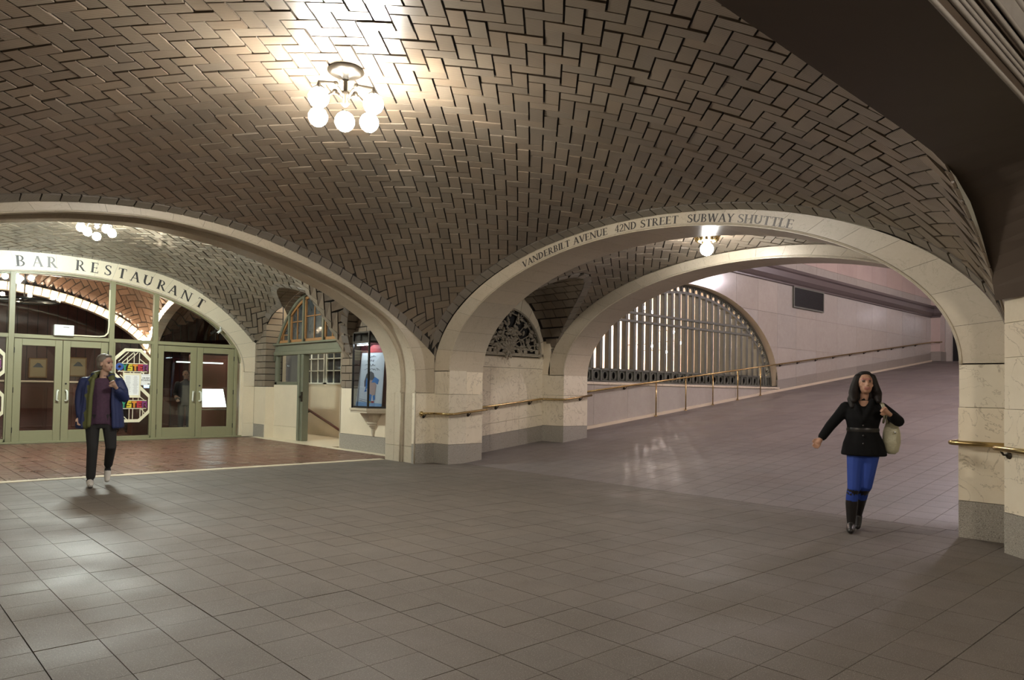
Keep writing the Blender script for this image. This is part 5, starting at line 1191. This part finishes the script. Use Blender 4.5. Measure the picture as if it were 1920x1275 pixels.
mb.build('handwriting', 'po_gray', po)
# ---------------------------------------------------------------- people
def remesh(mb, vox, smooth=3):
    me = bpy.data.meshes.new('tmp'); me.from_pydata(mb.v, [], mb.f); me.update(); o = bpy.data.objects.new('tmp', me); COL.objects.link(o)
    md = o.modifiers.new('r', 'REMESH'); md.mode = 'VOXEL'; md.voxel_size = vox
    dg = bpy.context.evaluated_depsgraph_get(); out = bpy.data.meshes.new_from_object(o.evaluated_get(dg)); bpy.data.objects.remove(o); bpy.data.meshes.remove(me)
    bm = bmesh.new(); bm.from_mesh(out)
    for _ in range(smooth): bmesh.ops.smooth_vert(bm, verts=bm.verts, factor=.5, use_axis_x=True, use_axis_y=True, use_axis_z=True)
    bm.to_mesh(out); bm.free(); return out
class Body:
    """closed primitives with a material tag, fused into one skin by voxel remeshing"""
    def __init__(s): s.mb = MB(); s.pt = []; s.tags = []
    def _tag(s, i0, tag):
        for v in s.mb.v[i0:]: s.pt.append(v); s.tags.append(tag)
    def limb(s, pts, rad, tag, n=12, flat=None):
        i0 = len(s.mb.v); P = [Vector(p) for p in pts]
        d0 = (P[0]-P[1]).normalized(); d1 = (P[-1]-P[-2]).normalized()
        Q = [P[0]+d0*rad[0]*.85, P[0]+d0*rad[0]*.55]+P+[P[-1]+d1*rad[-1]*.55, P[-1]+d1*rad[-1]*.85]
        R = [rad[0]*.3, rad[0]*.8]+list(rad)+[rad[-1]*.8, rad[-1]*.3]
        s.mb.tube([tuple(q) for q in Q], R, n); s._tag(i0, tag)
    def rings(s, rr, tag, n=20):
        """rr = (cx, cy, z, rx, ry)"""
        i0 = len(s.mb.v); k = len(rr)
        for cx, cy, z, rx, ry in rr:
            for a in range(n): t = 2*math.pi*a/n; s.mb.v.append((cx+rx*math.cos(t), cy+ry*math.sin(t), z))
        for j in range(k-1):
            for a in range(n): b = (a+1) % n; s.mb.f.append((i0+j*n+a, i0+j*n+b, i0+(j+1)*n+b, i0+(j+1)*n+a)); s.mb.t.append(None)
        s.mb.f += [tuple(range(i0+n-1, i0-1, -1)), tuple(range(i0+(k-1)*n, i0+k*n))]; s.mb.t += [None, None]; s._tag(i0, tag)
    def blob(s, c, r, tag, n=14): i0 = len(s.mb.v); s.mb.ball(c, 1, n, *r); s._tag(i0, tag)
    def build(s, name, mats, parent, vox=.009, smooth=3):
        me = remesh(s.mb, vox, smooth); kd = kdtree.KDTree(len(s.pt))
        for i, p in enumerate(s.pt): kd.insert(p, i)
        kd.balance(); tg = sorted(set(s.tags)); idx = {t: i for i, t in enumerate(tg)}
        for t in tg: me.materials.append(mats[t])
        at = me.attributes.new('tint', 'FLOAT_COLOR', 'FACE'); at.data.foreach_set('color', np.ones(4*len(me.polygons), dtype=np.float32))
        for p in me.polygons: p.material_index = idx[s.tags[kd.find(p.center)[1]]]; p.use_smooth = True
        return link(name, me, parent)
def hand(B, w, e, tag='skin', curl=.5, side=1, k=1.):
    """w = wrist, e = elbow; palm plus five fingers continuing the forearm"""
    w = Vector(w); d = (w-Vector(e)).normalized(); up = Vector((0, 1, 0)); s_ = d.cross(up).normalized()*side; up = s_.cross(d)*side
    B.limb([w-d*.03, w+d*.02, w+d*.055*k], [.022, .026*k, .030*k], tag); pm = w+d*.07*k; B.limb([pm-s_*.022, pm+s_*.022], [.017*k, .017*k], tag)
    for j, (o, L) in enumerate(((-.030, .062), (-.010, .072), (.010, .068), (.029, .054))):
        b = w+d*.075*k+s_*o*k; m = b+d*L*.5*k+up*.012*curl; t = m+(d*(1-curl)+up*curl).normalized()*L*.5*k
        B.limb([b, m, t], [.0098*k, .0092*k, .0078*k], tag, 8)
    b = w+d*.03*k-s_*.028*k; B.limb([b, b-s_*.022+d*.025+up*.01, b-s_*.024+d*.055+up*.025*curl], [.013*k, .011*k, .009*k], tag, 8)
def head(B, c, yaw, pitch, hgt, skin='skin'):
    """c = centre of head; face looks along +y of the figure turned by yaw, raised by pitch"""
    R = Matrix.Rotation(yaw, 3, 'Z') @ Matrix.Rotation(pitch, 3, 'X'); c = Vector(c); f = hgt/.23
    def W(x, y, z): return tuple(c+R @ Vector((x*f, y*f, z*f)))
    def bl(x, y, z, r, rx=1., ry=1., rz=1., t=skin):
        i0 = len(B.mb.v); B.mb.ball((0, 0, 0), 1, 14, r*rx, r*ry, r*rz)
        for j in range(i0, len(B.mb.v)): q = B.mb.v[j]; B.mb.v[j] = W(x+q[0], y+q[1], z+q[2])
        B._tag(i0, t)
    bl(0, -.012, .025, .088, .88, 1.08, 1.02); bl(0, .02, -.045, .066, .88, 1., 1.05); bl(0, .045, -.088, .028, 1.1, .9, .8)
    bl(0, .088, -.02, .014, .8, 1., 2.0); bl(0, .099, -.036, .015, 1., .9, .7); bl(0, .078, -.066, .017, 1.5, .6, .32, 'lip'); bl(0, .074, -.076, .016, 1.2, .6, .3, 'lip')
    for s_ in (-1, 1):
        bl(s_*.032, .073, .010, .0105, 1.15, .7, .55, 'eye'); bl(s_*.033, .074, .031, .016, 1.1, .5, .16, 'lip'); bl(s_*.078, -.008, -.012, .024, .35, .75, 1.15); bl(s_*.042, .05, -.03, .024, 1, .8, .9)
    return W
def person(loc, label, mats, build):
    P = np.array([loc[0], loc[1], loc[2]]); v = P[:2]/np.linalg.norm(P[:2])
    o = empty('person', tuple(P), label=label, cat='person'); o.rotation_euler = (0, 0, math.atan2(-v[0], v[1])+math.pi)   # local +y towards the viewer, local -x = image right
    build(o, mats); return o
pm_ = lambda nm, c, r=.7, **k: mat(nm, c, r, **k)
W_M = dict(skin=pm_('skin_warm', (.42, .235, .155), .5), lip=pm_('lips', (.33, .13, .10), .5), eye=pm_('eyes', (.09, .055, .04), .3), hair=pm_('dark_hair', (.010, .007, .006), .6, spec=.3), blue=pm_('blue_leggings', (.012, .045, .27), .7), boot=pm_('black_leather', (.014, .012, .012), .35), coat=pm_('black_wool', (.0045, .0045, .005), .9, spec=.2), bag=pm_('cream_bag', (.36, .34, .235), .35, bump=(60, .004)))
def woman(o, m):
    sx = lambda x: -x                                  # measured in image right = local -x
    B = Body(); q = lambda x, y, z: (sx(x), y, z)
    # legs
    B.limb([q(.005, 0, .84), q(-.015, .04, .44), q(-.03, .03, .40)], [.092, .062, .056], 'blue'); B.limb([q(-.03, .03, .40), q(-.035, .0, .28), q(-.04, -.02, .09)], [.056, .060, .042], 'boot'); B.limb([q(-.04, -.04, .05), q(-.045, .08, .035), q(-.045, .15, .03)], [.046, .040, .030], 'boot')
    B.limb([q(.14, 0, .84), q(.09, -.0, .46), q(.07, -.06, .41)], [.092, .062, .056], 'blue'); B.limb([q(.07, -.06, .41), q(.045, -.16, .30), q(.025, -.26, .15)], [.056, .058, .042], 'boot'); B.limb([q(.025, -.28, .12), q(.02, -.20, .06), q(.02, -.14, .03)], [.044, .040, .030], 'boot')
    # trunk
    B.rings([(sx(.07), 0, z, rx, ry) for z, rx, ry in ((.90, .165, .11), (1.02, .125, .09), (1.15, .135, .09), (1.26, .15, .085), (1.31, .08, .06))], 'coat'); B.rings([(sx(.07), 0, z, rx, ry) for z, rx, ry in ((.77, .13, .10), (.82, .15, .105), (.91, .16, .105))], 'blue')
    B.limb([q(.07, -.015, 1.30), q(.078, .0, 1.40)], [.052, .047], 'skin'); B.rings([(sx(.07), .045, z, rx, .05) for z, rx in ((1.17, .015), (1.22, .035), (1.28, .055), (1.33, .05))], 'skin')
    W = head(B, q(.085, .02, 1.50), .25, .24, .225)
    # hands
    hand(B, q(-.318, .08, .935), q(-.235, .02, 1.065), curl=.45, side=-1, k=.95); hand(B, q(.295, .17, 1.205), q(.385, .09, 1.13), curl=.9, side=1, k=.95)
    B.build('body', m, o, .0075, 2)
    # coat
    C = Body()
    C.rings([(sx(c), y, z, rx, ry) for c, y, z, rx, ry in ((.075, 0, .775, .213, .145), (.075, 0, .80, .212, .15), (.072, 0, .90, .190, .14), (.068, 0, 1.00, .152, .118), (.065, 0, 1.06, .146, .112), (.068, .01, 1.15, .165, .122), (.07, 0, 1.24, .178, .112), (.07, -.01, 1.29, .150, .095), (.07, -.02, 1.335, .085, .075))], 'coat')
    C.limb([q(-.085, -.005, 1.255), q(-.16, -.005, 1.16), q(-.235, .02, 1.065), q(-.31, .07, .95)], [.068, .058, .052, .044], 'coat'); C.limb([q(.225, -.005, 1.255), q(.315, .03, 1.19), q(.385, .09, 1.13), q(.33, .14, 1.175)], [.068, .060, .055, .046], 'coat')
    C.limb([q(-.005, .05, 1.33), q(.02, .105, 1.24), q(.065, .125, 1.13)], [.026, .030, .02], 'coat', 8); C.limb([q(.15, .05, 1.33), q(.12, .105, 1.24), q(.07, .125, 1.13)], [.026, .030, .02], 'coat', 8)
    co_ = C.build('coat', m, o, .009, 3)
    mb = MB(); mb.rings if False else None
    mb = MB(); mb.lathe([(1., -.02), (1.03, 0), (1., .02)], n=28)
    mb.v = [(sx(.066)+x*.150, y*.118, 1.035+z*1.) for x, y, z in mb.v]; mb.build('belt', M['darkmetal'], co_, smooth=True)
    for z in (.98, .90, 1.08): mb = MB(); mb.ball((sx(.07), .125 if z > 1 else .135, z), .011, 8); mb.build('button', 'darkmetal', co_)
    # hair
    H = Body()
    def hb(x, y, z, r, rx=1., ry=1., rz=1.):
        i0 = len(H.mb.v); H.mb.ball((0, 0, 0), 1, 14, r*rx, r*ry, r*rz)
        for j in range(i0, len(H.mb.v)): v = H.mb.v[j]; H.mb.v[j] = W(x+v[0], y+v[1], z+v[2])
        H._tag(i0, 'hair')
    hb(0, -.035, .055, .098, .98, .95, .90); hb(0, -.06, -.01, .09, 1.02, .7, 1.1); hb(0, .025, .105, .05, 1.2, .8, .45)
    for s_ in (-1, 1):
        H.limb([W(s_*.070, .01, .07), W(s_*.098, -.02, -.02), tuple(Vector(W(s_*.115, -.02, -.10))), tuple(Vector(W(s_*.12, .0, -.16))+Vector((0, .05, -.02)))], [.036, .042, .048, .028], 'hair')
    H.limb([W(0, -.085, .03), W(0, -.10, -.10), tuple(Vector(W(0, -.09, -.2)))], [.08, .085, .06], 'hair'); H.limb([W(.06, -.08, -.04), W(.12, -.06, -.16), W(.13, -.03, -.24)], [.05, .05, .025], 'hair'); H.limb([W(-.06, -.08, -.04), W(-.11, -.06, -.16), W(-.11, -.03, -.22)], [.05, .045, .025], 'hair')
    H.build('hair', m, o, .009, 2)
def bag_of(o):
    P = o.matrix_world if False else None
wo = person((7.58, 3.07, 0), 'person in black coat, blue leggings and black boots walking down from the ramp', W_M, woman)
bg = empty('shoulder_bag', tuple(wo.location), label='cream leather shoulder bag carried by the person in blue leggings', cat='bag'); bg.rotation_euler = wo.rotation_euler
Bb = Body(); Bb.rings([(-(.325), -.03, z, rx, ry) for z, rx, ry in ((.80, .035, .03), (.83, .065, .05), (.92, .085, .06), (1.02, .080, .052), (1.10, .058, .035), (1.14, .05, .02))], 'bag'); Bb.build('bag_body', W_M, bg, .009, 2)
for dx in (0, .03):
    mb = MB(); mb.tube([(-(.25+dx), .02, 1.11), (-(.262+dx*.6), .085, 1.20), (-(.235+dx*.5), .075, 1.29), (-(.20+dx*.4), .0, 1.335), (-(.23+dx*.4), -.085, 1.27), (-(.30+dx), -.05, 1.11)], .011, 6); mb.build('strap', W_M['bag'], bg, smooth=True)
mb = MB(); mb.ball((-(.355), .045, 1.02), .014, 8); mb.build('clasp', 'chrome', bg)
N_M = dict(skin=pm_('skin_fair', (.40, .26, .19), .5), lip=pm_('lips_pale', (.33, .17, .14), .5), eye=W_M['eye'], hair=pm_('grey_hair', (.13, .115, .095), .6), pants=pm_('black_trousers', (.010, .010, .011), .8), shoe=pm_('white_shoe', (.52, .50, .46), .5), sole=pm_('dark_sole', (.04, .035, .03), .7), shirt=pm_('purple_shirt', (.055, .022, .05), .8, noise=[(30, .5, (.025, .012, .026))]), jacket=pm_('navy_jacket', (.010, .020, .085), .6), lining=pm_('lime_lining', (.085, .095, .028), .7))
def man(o, m):
    q = lambda x, y, z: (-x, y, z); B = Body()
    B.limb([q(.01, 0, .92), q(.02, .04, .52), q(.01, .0, .14)], [.098, .068, .058], 'pants'); B.limb([q(.0, -.05, .075), q(.005, .06, .06), q(.01, .16, .045)], [.045, .045, .034], 'shoe'); B.limb([q(.0, -.06, .022), q(.01, .17, .022)], [.030, .030], 'sole')
    B.limb([q(.20, 0, .92), q(.235, .03, .53), q(.215, -.22, .27)], [.098, .068, .055], 'pants'); B.limb([q(.212, -.27, .22), q(.208, -.21, .14), q(.205, -.17, .06)], [.043, .043, .034], 'shoe')
    B.rings([(-(.105), 0, z, rx, ry) for z, rx, ry in ((.84, .182, .12), (.92, .18, .122), (1.0, .172, .12), (1.15, .165, .115), (1.3, .185, .115), (1.40, .19, .10), (1.45, .12, .075))], 'shirt'); B.rings([(-(.105), 0, z, rx, ry) for z, rx, ry in ((.78, .13, .095), (.83, .165, .105))], 'pants')
    B.limb([q(.12, -.01, 1.45), q(.135, .005, 1.54)], [.056, .052], 'skin')
    W = head(B, q(.145, .02, 1.645), .85, .04, .235)
    hand(B, q(-.125, .05, .945), q(-.115, -.01, 1.13), curl=.5, side=-1); hand(B, q(.265, .20, 1.335), q(.375, .10, 1.185), curl=.85, side=1)
    B.build('body', m, o, .008, 2)
    J = Body()   # open jacket: back shell and two fronts
    for t in np.linspace(math.radians(-232), math.radians(52), 22):
        ca, sa = math.cos(t), math.sin(t)
        tag = 'lining' if abs(t-math.radians(52)) < .09 else 'jacket'
        J.limb([(-(.10)+ca*.262*1., sa*.165, .80), (-(.10)+ca*.25, sa*.16, .95), (-(.10)+ca*.225, sa*.150, 1.15), (-(.105)+ca*.222, sa*.145, 1.30), (-(.105)+ca*.205, sa*.125, 1.40), (-(.11)+ca*.12, sa*.09-.01, 1.475)], [.030, .030, .028, .028, .028, .024], tag, 8)
    J.limb([q(-.09, 0, 1.395), q(-.13, -.02, 1.26), q(-.14, -.01, 1.13), q(-.13, .04, .97)], [.078, .070, .064, .056], 'jacket'); J.limb([q(.30, 0, 1.395), q(.355, .04, 1.28), q(.38, .10, 1.185), q(.305, .17, 1.285)], [.078, .070, .064, .054], 'jacket')
    J.limb([q(.02, .085, 1.47), q(.0, .03, 1.50), q(.06, -.07, 1.52), q(.16, -.07, 1.52), q(.23, .03, 1.50), q(.22, .085, 1.46)], [.03, .035, .035, .035, .035, .03], 'lining', 8)
    J.limb([q(.00, .135, 1.42), q(-.02, .165, 1.2), q(-.03, .175, .82)], [.028, .028, .028], 'lining', 8)
    J.build('jacket', m, o, .010, 3)
    H = Body()
    def hb(x, y, z, r, rx=1., ry=1., rz=1.):
        i0 = len(H.mb.v); H.mb.ball((0, 0, 0), 1, 14, r*rx, r*ry, r*rz)
        for j in range(i0, len(H.mb.v)): v = H.mb.v[j]; H.mb.v[j] = W(x+v[0], y+v[1], z+v[2])
        H._tag(i0, 'hair')
    hb(0, -.03, .055, .096, .96, .95, .85); hb(0, -.055, -.005, .085, 1.0, .7, 1.0); hb(0, .045, .10, .04, 1.4, .7, .4)
    H.build('hair', m, o, .009, 2)
person((2.44, 10.93, 0), 'person in open navy jacket and purple shirt striding out from the restaurant doors', N_M, man)
D_M = dict(skin=pm_('skin_dim', (.25, .15, .11), .5), lip=N_M['lip'], eye=W_M['eye'], hair=W_M['hair'], cloth=pm_('black_suit', (.010, .010, .012), .7), shoe=W_M['boot'])
def standing(o, m):
    B = Body(); q = lambda x, y, z: (-x, y, z)
    for s_ in (-1, 1):
        B.limb([q(.10*s_, 0, .9), q(.10*s_, .01, .48), q(.11*s_, -.01, .10)], [.10, .075, .06], 'cloth'); B.limb([q(.11*s_, -.03, .05), q(.12*s_, .15, .04)], [.045, .035], 'shoe')
        B.limb([q(.20*s_, 0, 1.40), q(.26*s_, -.02, 1.13), q(.20*s_, .14, .98)], [.08, .065, .05], 'cloth'); hand(B, q(.19*s_, .15, .975), q(.25*s_, -.0, 1.10), curl=.6, side=s_)
    B.rings([(0, 0, z, rx, ry) for z, rx, ry in ((.80, .17, .12), (.92, .19, .13), (1.1, .175, .12), (1.3, .20, .12), (1.42, .19, .10), (1.48, .10, .07), (1.51, .05, .05))], 'cloth')
    B.limb([q(0, -.01, 1.47), q(0, 0, 1.56)], [.055, .052], 'skin'); W = head(B, q(0, .01, 1.66), .2, 0, .235)
    B.build('body', m, o, .011, 2); H = Body(); H.blob((0, -.03, 1.70), (.095, .10, .085), 'hair'); H.blob((0, -.055, 1.65), (.09, .07, .09), 'hair'); H.build('hair', m, o, .011, 2)
person((6.98, 21.0, 0), 'dark suited person standing inside behind the right-hand doors', D_M, standing)
person((5.80, 22.6, 0), 'dark clothed person half hidden behind the framed menu', D_M, standing)
